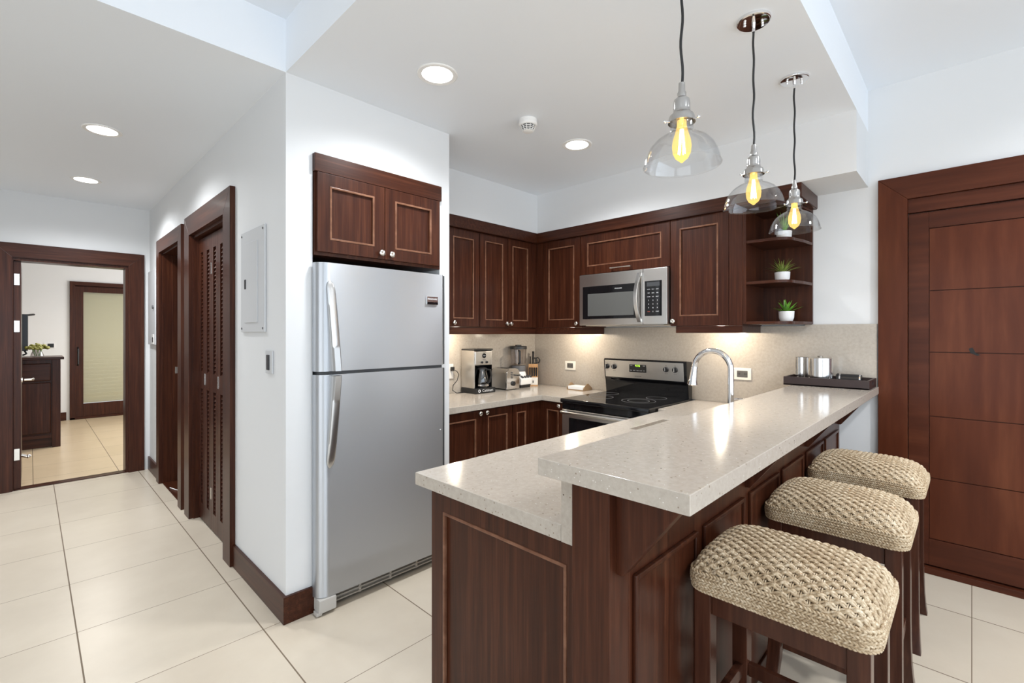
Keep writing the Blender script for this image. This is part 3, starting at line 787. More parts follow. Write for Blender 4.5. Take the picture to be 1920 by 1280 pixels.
kp = build('keypad', MB().box(3.1605, 3.165, 1.588, 1.722, 1.496, 1.752, .001), 'black_gloss', cp, 'black keypad glass')
rows = [('AUTO', 'MELT', 'SOFT'), ('POP', 'BAKE', 'VEG'), ('COOK', 'DEF', 'HEAT'), ('1', '2', '3'), ('4', '5', '6'), ('7', '8', '9'), ('STOP', '0', 'START')]
for r_, row in enumerate(rows):
    for c_, s in enumerate(row):
        z = 1.690 - r_ * .027; y = 1.690 - c_ * .034
        text('key_text', s, .0085 if len(s) > 1 else .012, 'logo_red' if s == 'STOP' else 'logo_white', kp, (3.1602, y, z), 'X')
build('display', MB().box(3.1598, 3.161, 1.605, 1.705, 1.712, 1.742), 'dark_grey', kp)

# ================================================================== BASE CABINETS AND COUNTERS
ZCo = .86
YB, XB = 2.595, 3.005     # door backs
p = thing('base_cabinet', 'two-door dark base cabinet under the coffee maker counter', 'cabinet', (2.2, 2.9, 0))
build('body', MB().box(1.823, 2.64, YB + .0005, YK - .002, .1, .814), 'wood_vertical', p)
build('toe_kick', MB().box(1.823, 2.64, YB + .05, YB + .07, 0, .1), 'black_plastic', p)
panel_door(p, 'Y', YB, 1.90, 2.322, .11, .808, [(2.292, .785)], .058)
panel_door(p, 'Y', YB, 2.324, 2.642, .11, .808, [(2.356, .785)], .055)
p = thing('base_cabinet', 'dark corner base cabinet left of the stove', 'cabinet', (3.2, 2.8, 0))
build('body', MB().prism([(2.642, YB + .0005), (XB + .0005, YB + .0005), (XB + .0005, 2.30), (XW - .002, 2.30), (XW - .002, YK - .002), (2.642, YK - .002)], 'z', .1, .814), 'wood_vertical', p)
build('toe_kick', MB().prism([(2.65, YB + .05), (XB + .05, YB + .05), (XB + .05, 2.30), (XB + .07, 2.30), (XB + .07, YB + .07), (2.65, YB + .07)], 'z', 0, .1), 'black_plastic', p)
panel_door(p, 'Y', YB, 2.646, 2.842, .11, .808, (), .044, .062, 'panel')
build('filler', MB().box(2.845, 2.983, YB - .018, YB, .11, .808, .001), 'wood_vertical', p)
build('filler', MB().box(XB - .018, XB, 2.568, 2.60, .11, .808, .001), 'wood_vertical', p)
panel_door(p, 'X', XB, 2.335, 2.566, .11, .808, [(2.372, .785)], .052, .062)
# worktop along left wall and corner
ys = [2.288, 2.546, YK - .026]; xs = [1.822, 2.96, XW - .021]
tag(build('countertop', MB().cells(xs, ys, lambda i, j: i == 0 and j == 0, .815, ZCo), 'quartz', loc=(0, 0, 0)), 'pale speckled quartz worktop under the coffee maker and toaster', 'countertop')
# peninsula
p = thing('base_cabinet', 'dark peninsula cabinet with a framed end panel under the lower counter', 'cabinet', (2.2, 1.08, 0))
build('body', MB().box(1.029, 2.2, .7125, 1.392, 0, .814).box(2.2, XW - .002, .772, .93, 0, .814).box(2.2, XW - .002, 1.335, 1.392, 0, .814).box(2.66, XW - .002, .93, 1.335, 0, .814).box(2.2, 2.66, .93, 1.335, 0, .1)
      .box(2.975, XW - .022, 1.392, 1.514, 0, .814), 'wood_vertical', p)
panel_door(p, 'X', 1.0285, .712, 1.393, .02, .8145, (), .068, .068, 'end_panel', .018)
xs = [.988, 2.24, 2.635, 2.965, XW - .021]; ys = [.783, .955, 1.312, 1.463, 1.516]
tag(build('countertop', MB().cells(xs, ys, lambda i, j: (i == 1 and j == 1) or (j == 3 and i < 3), .815, ZCo), 'quartz'), 'lower pale quartz counter of the peninsula beside the bar', 'countertop')
tag(build('sink', MB().box(2.225, 2.65, .935, 1.332, .66, .668).box(2.225, 2.239, .935, 1.332, .66, .814).box(2.636, 2.65, .935, 1.332, .66, .814).box(2.225, 2.65, .935, .953, .66, .814).box(2.225, 2.65, 1.313, 1.332, .66, .814), 'sink_steel'), 'undermount steel sink sunk in the peninsula counter', 'sink')
# bar wall
p = thing('bar_knee_cabinet', 'dark panelled knee wall with brackets carrying the raised bar', 'bar', (2.2, .69, 0))
build('body', MB().box(1.028, XW - .002, .602, .712, 0, 1.003, .002), 'wood_vertical', p)
build('post', MB().box(.94, 1.0275, .602, .7105, 0, 1.003, .002), 'wood_vertical', p)
rs = [.988, 3.574]
build('riser', MB().box(1.029, XW - .022, .7125, .7825, .8605, 1.003).box(.989, 1.03, .7115, .7825, .815, 1.003), 'quartz', p, 'thin pale quartz riser behind the lower counter')
st0, pit, wd_ = 1.043, .4215, .36
for k in range(6):
    u0 = st0 + k * pit; u1 = u0 + wd_ + (.012 if k % 2 == 0 else 0)
    m = MB()
    for q in ((u0, u0 + .016, .06, .772), (u1 - .016, u1, .06, .772), (u0 + .012, u1 - .012, .06, .076), (u0 + .012, u1 - .012, .756, .772)):
        m.box(q[0], q[1], .590, .6025, q[2], q[3], .004)
    build('panel_moulding', m, 'moulding_wood' if False else 'wood_vertical', p)
    build('panel', MB().box(u0 + .02, u1 - .02, .5975, .6025, .08, .752, .0015), 'wood_vertical', p)
for x in (.968, 1.852, 2.722, 3.535):
    build('bracket', MB().prism([(.602, 1.002), (.445, 1.002), (.445, .985), (.585, .80), (.602, .80)], 'x', x, x + .042, .002), 'wood_vertical', p)
tag(build('bar_counter', MB().box(.918, XW - .021, .401, .804, 1.0035, 1.048, .003), 'quartz'), 'raised pale speckled quartz bar top above the stools', 'countertop')
# backsplash
tag(build('backsplash', MB().box(1.822, XW - .0005, YK - .024, YK - .001, ZCo + .0005, 1.4185), 'quartz', loc=(2.7, YK, ZCo)), 'pale stone backsplash behind the coffee maker and toaster', 'backsplash')
tag(build('backsplash', MB().box(XW - .02, XW - .001, .788, YK - .025, ZCo + .0005, 1.4185).box(XW - .02, XW - .001, .41, .788, 1.0485, 1.4265), 'quartz', loc=(XW, 1.8, ZCo)), 'pale speckled stone backsplash behind the stove and faucet', 'backsplash')

# ================================================================== RANGE
rg = thing('range', 'stainless electric range with black glass cooktop', 'stove', (3.2, 1.905, 0))
ya, yb = 1.526, 2.278
build('body', MB().box(2.93, 3.555, ya + .004, yb - .004, .05, .852), 'black_plastic', rg)
ck = build('cooktop', MB().box(2.862, 3.50, ya, yb, .838, .868, .008, 3), 'black_gloss', rg, 'glossy black glass cooktop')
for cx, cy, rr in ((3.145, 2.088, (.092,)), (3.160, 1.772, (.122, .078)), (3.37, 2.158, (.076,)), (3.385, 1.745, (.076,))):
    for r_ in rr: build('burner_ring', MB().lathe([(r_ - .0022, .0004), (r_ + .0022, .0004), (r_ + .0022, -.002), (r_ - .0022, -.002)], (cx, cy, .8682), 'z', 48, True), 'mid_grey', ck)
bk = build('backguard', MB().prism([(3.49, .862), (3.555, .862), (3.555, 1.15), (3.46, 1.157), (3.452, 1.15), (3.468, .992), (3.486, .975)], 'y', ya + .01, yb - .01, .005), 'black_gloss', rg, 'black backguard')
def bgx(z): return 3.452 + (1.15 - z) / (1.15 - .992) * .016
pf = MB(); a, b = ya + .035, yb - .022
pf.prism([(bgx(1.0) - .003, 1.0), (bgx(1.142) - .003, 1.142), (bgx(1.142) + .004, 1.142), (bgx(1.0) + .004, 1.0)], 'y', a, b, .002)
fp = build('control_face', pf, 'steel_horizontal', bk, 'stainless control face')
def bg_text(s, y, z, size, m, par): text('marking', s, size, m, par, (bgx(z) - .0035, y, z), 'X')
kn = 0
for y in (2.235, 2.165, 1.700, 1.626):
    k = build('knob', MB().lathe([(0, -.002), (.021, -.002), (.021, .006), (.0175, .018), (0, .018)], (bgx(1.088) - .0035, y, 1.088), '-x', 24).box(bgx(1.088) - .027, bgx(1.088) - .018, y - .004, y + .004, 1.070, 1.106, .001), 'black_plastic', fp, 'black control knob')
    build('pointer', MB().box(bgx(1.088) - .0285, bgx(1.088) - .0265, y - .0012, y + .0012, 1.075, 1.104), 'logo_white', k)
    bg_text('OFF', y, 1.118, .007, 'logo_dark', fp)
    bg_text('HI   LO', y, 1.056, .007, 'logo_dark', fp)
dsp = build('display', MB().box(bgx(1.09) - .0055, bgx(1.09), 1.868, 2.022, 1.052, 1.124, .002), 'black_gloss', fp, 'black clock display')
xx = bgx(1.09) - .006
text('clock_digits', '4:16', .026, 'clock_green', dsp, (xx, 1.945, 1.105), 'X')
for i, s in enumerate(('BAKE', 'BROIL', 'TIMER', 'CLOCK', 'OFF')): text('marking', s, .007, 'logo_white', dsp, (xx, 2.003 - i * .029, 1.066), 'X')
for s, y in (('OVEN', 2.002), ('START', 1.888)): text('marking', s, .007, 'logo_white', dsp, (xx, y, 1.105), 'X')
bg_text('FRIGIDAIRE', 1.945, 1.018, .012, 'logo_dark', fp)
build('front_strip', MB().box(2.885, 2.932, ya + .004, yb - .004, .79, .84, .004), 'black_gloss', rg)
od = build('oven_door', MB().box(2.882, 2.932, ya + .004, yb - .004, .26, .786, .006), 'steel_horizontal', rg)
build('window', MB().box(2.8795, 2.885, 1.60, 2.205, .33, .725, .002), 'black_gloss', od, 'black oven window')
build('handle', MB().tube([(2.884, yb - .02, .764), (2.855, yb - .022, .766), (2.845, yb - .05, .768), (2.838, 2.1, .77), (2.838, 1.7, .77), (2.845, ya + .05, .768), (2.855, ya + .022, .766), (2.884, ya + .02, .764)], .0135, 12), 'steel_horizontal', od, 'stainless bar handle')
build('drawer', MB().box(2.885, 2.932, ya + .004, yb - .004, .07, .252, .006), 'steel_horizontal', rg)
for x in (2.97, 3.5):
    for y in (ya + .04, yb - .04): build('foot', MB().cyl((x, y, 0), .018, .052, 'z', 12), 'black_plastic', rg)

# ================================================================== TAP AND DISPENSER
fx, fy = 2.50, .880
p = thing('kitchen_faucet', 'chrome gooseneck pull-down kitchen faucet behind the bar', 'faucet', (fx, fy, ZCo))
build('base', MB().lathe([(0, 0), (.028, 0), (.028, .006), (.022, .014), (.021, .11), (.018, .118), (0, .118)], (fx, fy, ZCo), 'z', 28), 'chrome', p)
pts = [(fx, fy, ZCo + .10), (fx, fy, 1.12)]
rad = .094; zc = 1.183
for k in range(0, 21):
    t = math.pi * k / 20 * .97
    pts.append((fx, fy + rad - rad * math.cos(t), zc + rad * math.sin(t)))
build('spout', MB().tube(pts, .0150, 18), 'chrome', p)
e = Vector(pts[-1])
build('spray_head', MB().lathe([(0, 0), (.0155, 0), (.017, .004), (.0165, .012), (.019, .045), (.0215, .078), (.025, .092), (.026, .098), (.022, .103), (0, .103)], e, (0, .12, -1), 24), 'chrome', p)
build('lever', MB().tube([(fx + .018, fy, ZCo + .08), (fx + .045, fy, ZCo + .085), (fx + .09, fy - .0, ZCo + .11)], [.009, .007, .005], 10), 'chrome', p)
dx, dy = 2.72, .875
p = thing('soap_dispenser', 'small chrome soap pump right of the faucet', 'soap dispenser', (dx, dy, ZCo))
build('base', MB().lathe([(0, 0), (.022, 0), (.022, .006), (.014, .012), (.0135, .10), (0, .10)], (dx, dy, ZCo), 'z', 20), 'chrome', p)
build('pump_head', MB().lathe([(0, .10), (.017, .10), (.018, .106), (.0145, .112), (.0145, .118), (.0185, .124), (.0185, .152), (.015, .157), (0, .157)], (dx, dy, ZCo), 'z', 22), 'chrome', p)
build('nozzle', MB().tube([(dx, dy + .012, ZCo + .148), (dx - .012, dy + .05, ZCo + .15), (dx - .02, dy + .082, ZCo + .138)], .0042, 8), 'chrome', p)

# ================================================================== OUTLETS
def outlet(y, z, wd, ht, iw, ih, label):
    xf = XW - .02
    p = thing('wall_outlet', label, 'outlet', (xf, y, z), 'outlets in the backsplash')
    build('plate', MB().box(xf - .009, xf - .0003, y - wd / 2, y + wd / 2, z - ht / 2, z + ht / 2, .004), 'almond_plastic', p)
    s = build('socket', MB().box(xf - .0115, xf - .008, y - iw / 2, y + iw / 2, z - ih / 2, z + ih / 2, .0015), 'socket_grey', p)
    sl = MB()
    for dy_ in (-.022, .022):
        for o in (-.005, .005): sl.box(xf - .0119, xf - .0112, y + dy_ + o - .0012, y + dy_ + o + .0012, z - .005, z + .007)
    build('slots', sl, 'black_gloss', s)
outlet(2.716, 1.065, .124, .084, .068, .045, 'white outlet plate left of the stove')
outlet(1.177, 1.078, .120, .086, .072, .046, 'white outlet plate right of the stove behind the faucet')
yf = YK - .024
p = thing('wall_outlet', 'white outlet with a black plug behind the coffee maker', 'outlet', (2.46, yf, 1.05))
build('plate', MB().box(2.40, 2.52, yf - .008, yf - .0003, .985, 1.11, .004), 'white_plastic', p)
build('plug', MB().box(2.485, 2.513, yf - .035, yf - .008, 1.05, 1.085, .004), 'black_plastic', p)
build('cord', MB().tube([(2.50, yf - .034, 1.06), (2.515, yf - .06, 1.05), (2.54, yf - .055, 1.02), (2.53, yf - .045, .97), (2.49, yf - .04, .93), (2.485, yf - .04, .89), (2.52, yf - .05, .8645), (2.60, yf - .055, .8645)], .0032, 7), 'black_plastic', p)

# ================================================================== COUNTER APPLIANCES
p = thing('coffee_maker', 'stainless and black drip coffee maker on the corner worktop', 'coffee maker', (2.705, 3.08, ZCo))
z = ZCo
build('base', MB().box(2.598, 2.822, 2.955, 3.155, z, z + .045, .006), 'black_plastic', p)
build('tower', MB().box(2.602, 2.818, 3.075, 3.152, z + .045, z + .365, .006), 'steel', p)
build('side_cover', MB().box(2.600, 2.612, 2.985, 3.078, z + .045, z + .362, .004), 'steel', p)
build('side_cover', MB().box(2.811, 2.819, 2.995, 3.078, z + .235, z + .362, .003), 'steel', p)
hd = build('brew_head', MB().box(2.612, 2.811, 2.985, 3.078, z + .235, z + .362, .012, 3), 'steel', p)
build('cavity', MB().box(2.612, 2.818, 3.066, 3.078, z + .045, z + .235).box(2.612, 2.622, 2.992, 3.07, z + .045, z + .235).box(2.808, 2.818, 2.998, 3.07, z + .045, z + .235), 'black_gloss', p)
build('lid', MB().box(2.60, 2.82, 2.983, 3.152, z + .362, z + .376, .005), 'black_plastic', p)
ds = build('display', MB().lathe([(0, 0), (.021, 0), (.021, .003), (0, .003)], (2.715, 2.985, z + .318), '-y', 24), 'black_gloss', hd)
text('display_text', '12:00', .012, 'logo_white', ds, (2.715, 2.9815, z + .318))
for x in (2.69, 2.745): build('dial', MB().cyl((x, 2.985, z + .262), .010, .010, '-y', 18, .002), 'black_plastic', hd)
text('marking', 'PROGRAM', .008, 'logo_dark', hd, (2.717, 2.9847, z + .285))
text('marking', 'Cuisinart', .011, 'logo_dark', hd, (2.717, 2.9847, z + .347))
text('brand_text', 'Cuisinart', .034, 'logo_white', p, (2.73, 2.9545, z + .024))
build('emblem', MB().lathe([(.007, 0), (.013, 0), (.013, .001), (.007, .001)], (2.635, 2.955, z + .024), '-y', 20, True), 'logo_white', p)
cf = build('carafe', MB().lathe([(0, .048), (.058, .048), (.066, .06), (.066, .10), (.056, .15), (.046, .185), (.044, .2), (.042, .2), (.054, .15), (.064, .10), (.062, .062), (0, .051)], (2.715, 3.02, z), 'z', 32), 'carafe_glass', p, 'dark glass carafe')
build('carafe_lid', MB().lathe([(0, .2), (.047, .2), (.047, .212), (.02, .222), (0, .222)], (2.715, 3.02, z), 'z', 24), 'black_plastic', cf)
build('carafe_handle', MB().tube([(2.735, 2.978, z + .20), (2.75, 2.945, z + .195), (2.752, 2.935, z + .15), (2.745, 2.945, z + .10), (2.735, 2.962, z + .085)], .0075, 10, flat=(1, 1.6)), 'black_plastic', cf)
build('band', MB().lathe([(.0665, .062), (.0675, .062), (.0675, .074), (.0665, .074)], (2.715, 3.02, z), 'z', 32, True), 'polished_steel', cf)

p = thing('toaster', 'brushed stainless two-slice toaster beside the coffee maker', 'toaster', (3.045, 3.06, ZCo))
tx0, tx1, ty0, ty1 = 2.962, 3.122, 2.955, 3.160
def arch(x0, x1, z0, z1, r=.045, n=7):
    pts = [(x0, z0), (x1, z0)]
    for k in range(n):
        t = k / (n - 1) * math.pi / 2; pts.append((x1 - r + r * math.cos(t), z1 - r + r * math.sin(t)))
    for k in range(n):
        t = k / (n - 1) * math.pi / 2; pts.append((x0 + r - r * math.sin(t), z1 - r + r * math.cos(t)))
    return pts
build('shell', MB().prism(arch(tx0, tx1, z + .012, z + .192), 'y', ty0 + .012, ty1 - .002, .003), 'steel', p)
ff = build('front_cap', MB().prism(arch(tx0 - .003, tx1 + .003, z + .008, z + .190), 'y', ty0, ty0 + .018, .004), 'polished_steel', p)
sl = MB()
for x in (3.015, 3.065): sl.box(x - .013, x + .013, ty0 + .035, ty1 - .03, z + .185, z + .1935)
build('bread_slots', sl, 'black_plastic', p)
build('lever', MB().box(3.068, 3.112, ty0 - .028, ty0 + .002, z + .125, z + .137, .004), 'black_plastic', ff)
build('dial', MB().cyl((3.04, ty0 + .001, z + .058), .021, .016, '-y', 24, .003), 'black_plastic', ff)
for k in range(4): build('button', MB().box(3.012, 3.034, ty0 - .004, ty0 + .001, z + .105 + k * .016, z + .115 + k * .016, .002), 'dark_grey', ff)
for x in (tx0 + .02, tx1 - .02):
    for y in (ty0 + .03, ty1 - .03): build('foot', MB().cyl((x, y, z), .009, .014, 'z', 12), 'black_plastic', p)

p = thing('blender', 'countertop blender with a black lid between toaster and knife block', 'blender', (3.24, 3.06, ZCo))
bx, by = 3.240, 3.080
build('base', MB().lathe([(0, .025), (.082, .025), (.086, .06), (.072, .13), (.064, .15), (0, .15)], (bx, by, z), 'z', 32), 'white_plastic', p)
fb = build('control_box', MB().prism([(3.165, z + .028), (3.075 - .09, z + .028), (3.075 - .095, z + .085), (3.075 - .06, z + .105), (3.165, z + .12)], 'x', 3.175, 3.325, .008), 'white_plastic', p, 'white sloped control base')
build('foot_ring', MB().prism([(3.165, z), (3.0, z), (2.99, z + .028), (3.165, z + .028)], 'x', 3.182, 3.318, .004), 'black_plastic', p)
for k in range(4):
    x = 3.195 + k * .037
    build('button', MB().prism([(2.985, z + .094), (3.01, z + .108), (3.01, z + .115), (2.985, z + .101)], 'x', x, x + .02), 'dark_grey', fb)
build('collar', MB().lathe([(0, .15), (.066, .15), (.070, .17), (.070, .205), (0, .205)], (bx, by, z), 'z', 28), 'mid_grey', p)
jr = build('jar', MB().lathe([(0, .206), (.062, .206), (.070, .22), (.078, .36), (.074, .36), (.066, .222), (0, .21)], (bx, by, z), 'z', 32), 'jar_glass', p, 'clear plastic jar')
build('lid', MB().lathe([(0, .36), (.081, .36), (.081, .385), (.074, .39), (.03, .39), (.03, .40), (0, .40)], (bx, by, z), 'z', 32), 'black_plastic', p)
build('jar_handle', MB().tube([(bx - .05, by - .055, z + .345), (bx - .07, by - .085, z + .34), (bx - .07, by - .085, z + .24), (bx - .048, by - .052, z + .225)], .010, 10), 'black_plastic', jr)

p = thing('knife_block', 'light wooden knife block in the backsplash corner', 'knife block', (3.44, 3.06, ZCo))
# block faces the camera diagonal
def rotpt(u, v, zz, c=(3.44, 3.07), a=R(-48)):
    """u to the right as seen, v away from the viewer"""
    ux, uy = math.cos(a), math.sin(a)
    return (c[0] + u * ux - v * uy, c[1] + u * uy + v * ux, zz)
def rbox(mb, u0, u1, prof):
    """prof in (v, z) extruded along u"""
    n = len(prof)
    vs = [rotpt(u0, v, zz) for v, zz in prof] + [rotpt(u1, v, zz) for v, zz in prof]
    mb._add(vs, [tuple(range(n)), tuple(range(2 * n - 1, n - 1, -1))] + [(i, (i + 1) % n, n + (i + 1) % n, n + i) for i in range(n)])
    return mb
build('block', rbox(MB(), -.045, .045, [(-.055, z), (.05, z), (.05, z + .19), (.0, z + .21), (-.02, z + .10), (-.055, z + .085)]), 'block_wood', p)
build('label_plate', rbox(MB(), -.043, .043, [(-.0565, z + .012), (-.0545, z + .012), (-.0545, z + .083), (-.0565, z + .083)]), 'almond_plastic', p, 'pale printed front')
mk = MB(); rbox(mk, -.006, .004, [(-.0575, z + .03), (-.0562, z + .03), (-.0562, z + .055), (-.0575, z + .05)])
build('emblem', mk, 'logo_dark', p)
def knife(u, v, zb, ln, lean, label, w_=.008, name='kitchen_knife'):
    a = rotpt(u, v, zb); b = rotpt(u, v + lean, zb + ln)
    t = thing(name, label, 'knife', a, 'knives in the block')
    build('handle', MB().tube([a, tuple(a[i] + (b[i] - a[i]) * .3 for i in range(3)), tuple(a[i] + (b[i] - a[i]) * .8 for i in range(3)), b], [w_ * 1.25, w_ * 1.4, w_ * 1.25, w_ * 1.55], 10, flat=(1, .7)), 'black_plastic', t)
    c = rotpt(u, v - w_ * .95, zb + ln * .25)
    build('bolster', MB().tube([a, tuple(a[i] + (b[i] - a[i]) * .08 for i in range(3))], w_ * 1.12, 10, flat=(1, .7)), 'nickel', t)
for k in range(4): knife(-.032 + k * .0215, -.036, z + .092, .085, .012, ['leftmost', 'second from left', 'third from left', 'rightmost'][k] + ' of the four steak knives in the front slots', .0075)
knife(-.028, .012, z + .195, .085, .015, 'black knife standing at the left back of the block')
knife(.0, .02, z + .195, .135, .02, 'tallest black knife in the middle of the block', .011)
sc = thing('kitchen_shears', 'black looped kitchen shears at the right of the knife block', 'scissors', rotpt(.028, .02, z + .195), None)
def loop(u, zz):
    return [rotpt(u + .019 * math.cos(t), .02, zz + .026 * math.sin(t)) for t in [2 * math.pi * k / 16 for k in range(16)]]
build('handle', MB().tube(loop(.045, z + .245), .0062, 8, True), 'black_plastic', sc)
build('handle', MB().tube(loop(.018, z + .24), .0062, 8, True), 'black_plastic', sc)
build('shank', MB().tube([rotpt(.028, .02, z + .185), rotpt(.030, .02, z + .225)], .008, 8), 'black_plastic', sc)

p = thing('napkin_holder', 'low napkin holder with bronze triangular ends left of the stove', 'napkin holder', (3.46, 2.52, ZCo))
for y in (2.625, 2.445): build('end_plate', MB().prism([(3.40, z), (3.53, z), (3.53, z + .02), (3.475, z + .06), (3.455, z + .06), (3.40, z + .02)], 'y', y - .003, y + .003, .001), 'bronze', p)
build('tray', MB().box(3.40, 3.53, 2.448, 2.622, z, z + .006), 'bronze', p)
tag(build('napkins', MB().box(3.405, 3.525, 2.452, 2.618, z + .0065, z + .036, .003), 'paper', loc=(3.465, 2.535, z + .0065)), 'stack of white napkins lying in the bronze holder', 'napkins')

# ================================================================== BAR TRAY
zb = 1.0485
p = thing('serving_tray', 'dark espresso rectangular tray at the wall end of the bar', 'tray', (3.43, .63, zb))
x0, x1, y0, y1 = 3.300, 3.566, .412, .845
build('bottom', MB().box(x0, x1, y0, y1, zb, zb + .008), 'espresso_leather', p)
for xa_ in (x0, x1 - .012): build('rim', MB().box(xa_, xa_ + .012, y0, y1, zb, zb + .052, .002), 'espresso_leather', p)
for ya_, yb_ in ((y0, y0 + .012), (y1 - .012, y1)):
    build('end_rim', MB().box(x0 + .012, x1 - .012, ya_, yb_, zb + .006, zb + .020).box(x0 + .012, x1 - .012, ya_, yb_, zb + .040, zb + .052)
          .box(x0 + .012, 3.405, ya_, yb_, zb + .02, zb + .04).box(3.455, x1 - .012, ya_, yb_, zb + .02, zb + .04), 'espresso_leather', p, 'end rim with a hand slot')
def tin(name, x, y, r, h, label, lid):
    p = thing(name, label, 'canister', (x, y, zb + .008))
    zz = zb + .0085
    build('body', MB().lathe([(0, 0), (r, 0), (r, h), (r - .0025, h), (r - .0025, .004), (0, .004)], (x, y, zz), 'z', 48), 'polished_steel', p)
    if lid:
        build('lid', MB().lathe([(0, h - .014), (r - .004, h - .014), (r - .004, h + .002), (r - .02, h + .006), (0, h + .007)], (x, y, zz), 'z', 40), 'steel', p)
        build('lid_knob', MB().lathe([(0, h + .006), (.012, h + .006), (.018, h + .014), (0, h + .017)], (x, y, zz), 'z', 20), 'polished_steel', p)
tin('ice_bucket', 3.425, .672, .066, .158, 'large shiny steel ice bucket standing in the bar tray', True)
tin('steel_tumbler', 3.50, .79, .040, .158, 'narrow steel canister behind the ice bucket', False)
p = thing('bottle_opener', 'black bar tool with chrome rings lying in the tray', 'bar tool', (3.46, .52, zb + .008))
zz = zb + .0085 + .034
build('grip', MB().cyl((3.47, .47, zz), .032, .105, (0, 1, 0), 20, .003), 'black_plastic', p)
for y in (.472, .572): build('ring', MB().lathe([(.030, 0), (.0345, 0), (.0345, .008), (.030, .008)], (3.47, y, zz), (0, 1, 0), 20, True), 'chrome', p)
build('knob_end', MB().cyl((3.47, .578, zz), .033, .018, (0, 1, 0), 20, .004), 'black_plastic', p)

# ================================================================== PLANTS ON THE SHELVES
def blade(mb, base, d, ln, wd, droop, up):
    n = 7; P = []
    side = Vector((-d.y, d.x, 0)).normalized()
    for i in range(n + 1):
        t = i / n
        c = base + d * (ln * t * math.cos(up) ) + Vector((0, 0, ln * t * math.sin(up) - droop * t * t))
        w_ = wd * (1 - t) ** .6 * (.55 + 1.2 * t * (1 - t)) + .0003
        P.append((c + side * w_ + Vector((0, 0, .0)), c - Vector((0, 0, w_ * .35)), c - side * w_))
    top = [[mb.bm.verts.new(q) for q in tr] for tr in P]
    for a, b in zip(top, top[1:]):
        for k in range(2): mb.bm.faces.new((a[k], b[k], b[k + 1], a[k + 1]))
def plant(x, y, zz, kind, label, lm):
    p = thing('potted_plant', label, 'potted plant', (x, y, zz), 'potted succulents on the shelves')
    build('pot', MB().lathe([(0, 0), (.030, 0), (.036, .004), (.043, .025), (.0455, .066), (.042, .066), (.040, .028), (.0, .02)], (x, y, zz), 'z', 36), 'white_ceramic', p, 'white round ceramic pot')
    build('soil', MB().cyl((x, y, zz + .05), .0415, .008, 'z', 28), 'soil', p)
    mb = MB(); rnd = random.Random(kind * 11 + 3)
    if kind == 0:   # tall aloe spikes
        for k in range(14):
            a = k * 2.4; blade(mb, Vector((x, y, zz + .055)), Vector((math.cos(a), math.sin(a), 0)), (.12 + .06 * rnd.random()), .0085, .01, R(58 + 24 * rnd.random()))
    elif kind == 1:  # fine grassy rosette
        for k in range(46):
            a = k * 2.4 + rnd.random() * .3; blade(mb, Vector((x, y, zz + .055)), Vector((math.cos(a), math.sin(a), 0)), (.105 + .045 * rnd.random()), .0046, .018 + .02 * rnd.random(), R(25 + 50 * rnd.random()))
    else:           # broad agave
        for k in range(18):
            a = k * 2.4; blade(mb, Vector((x, y, zz + .055)), Vector((math.cos(a), math.sin(a), 0)), (.088 + .024 * rnd.random()), .0145, .012, R(22 + 3.2 * k))
    build('leaves', mb, lm, p, ang=60)
plant(3.42, .872, 1.963, 0, 'spiky aloe in a white pot on the top shelf behind the pendant', 'leaf_green')
plant(3.42, .882, 1.700, 1, 'fine grassy succulent in a white pot on the middle shelf', 'leaf_yellow')
plant(3.42, .858, 1.445, 2, 'broad-leaved green succulent in a white pot on the bottom shelf', 'leaf_green')

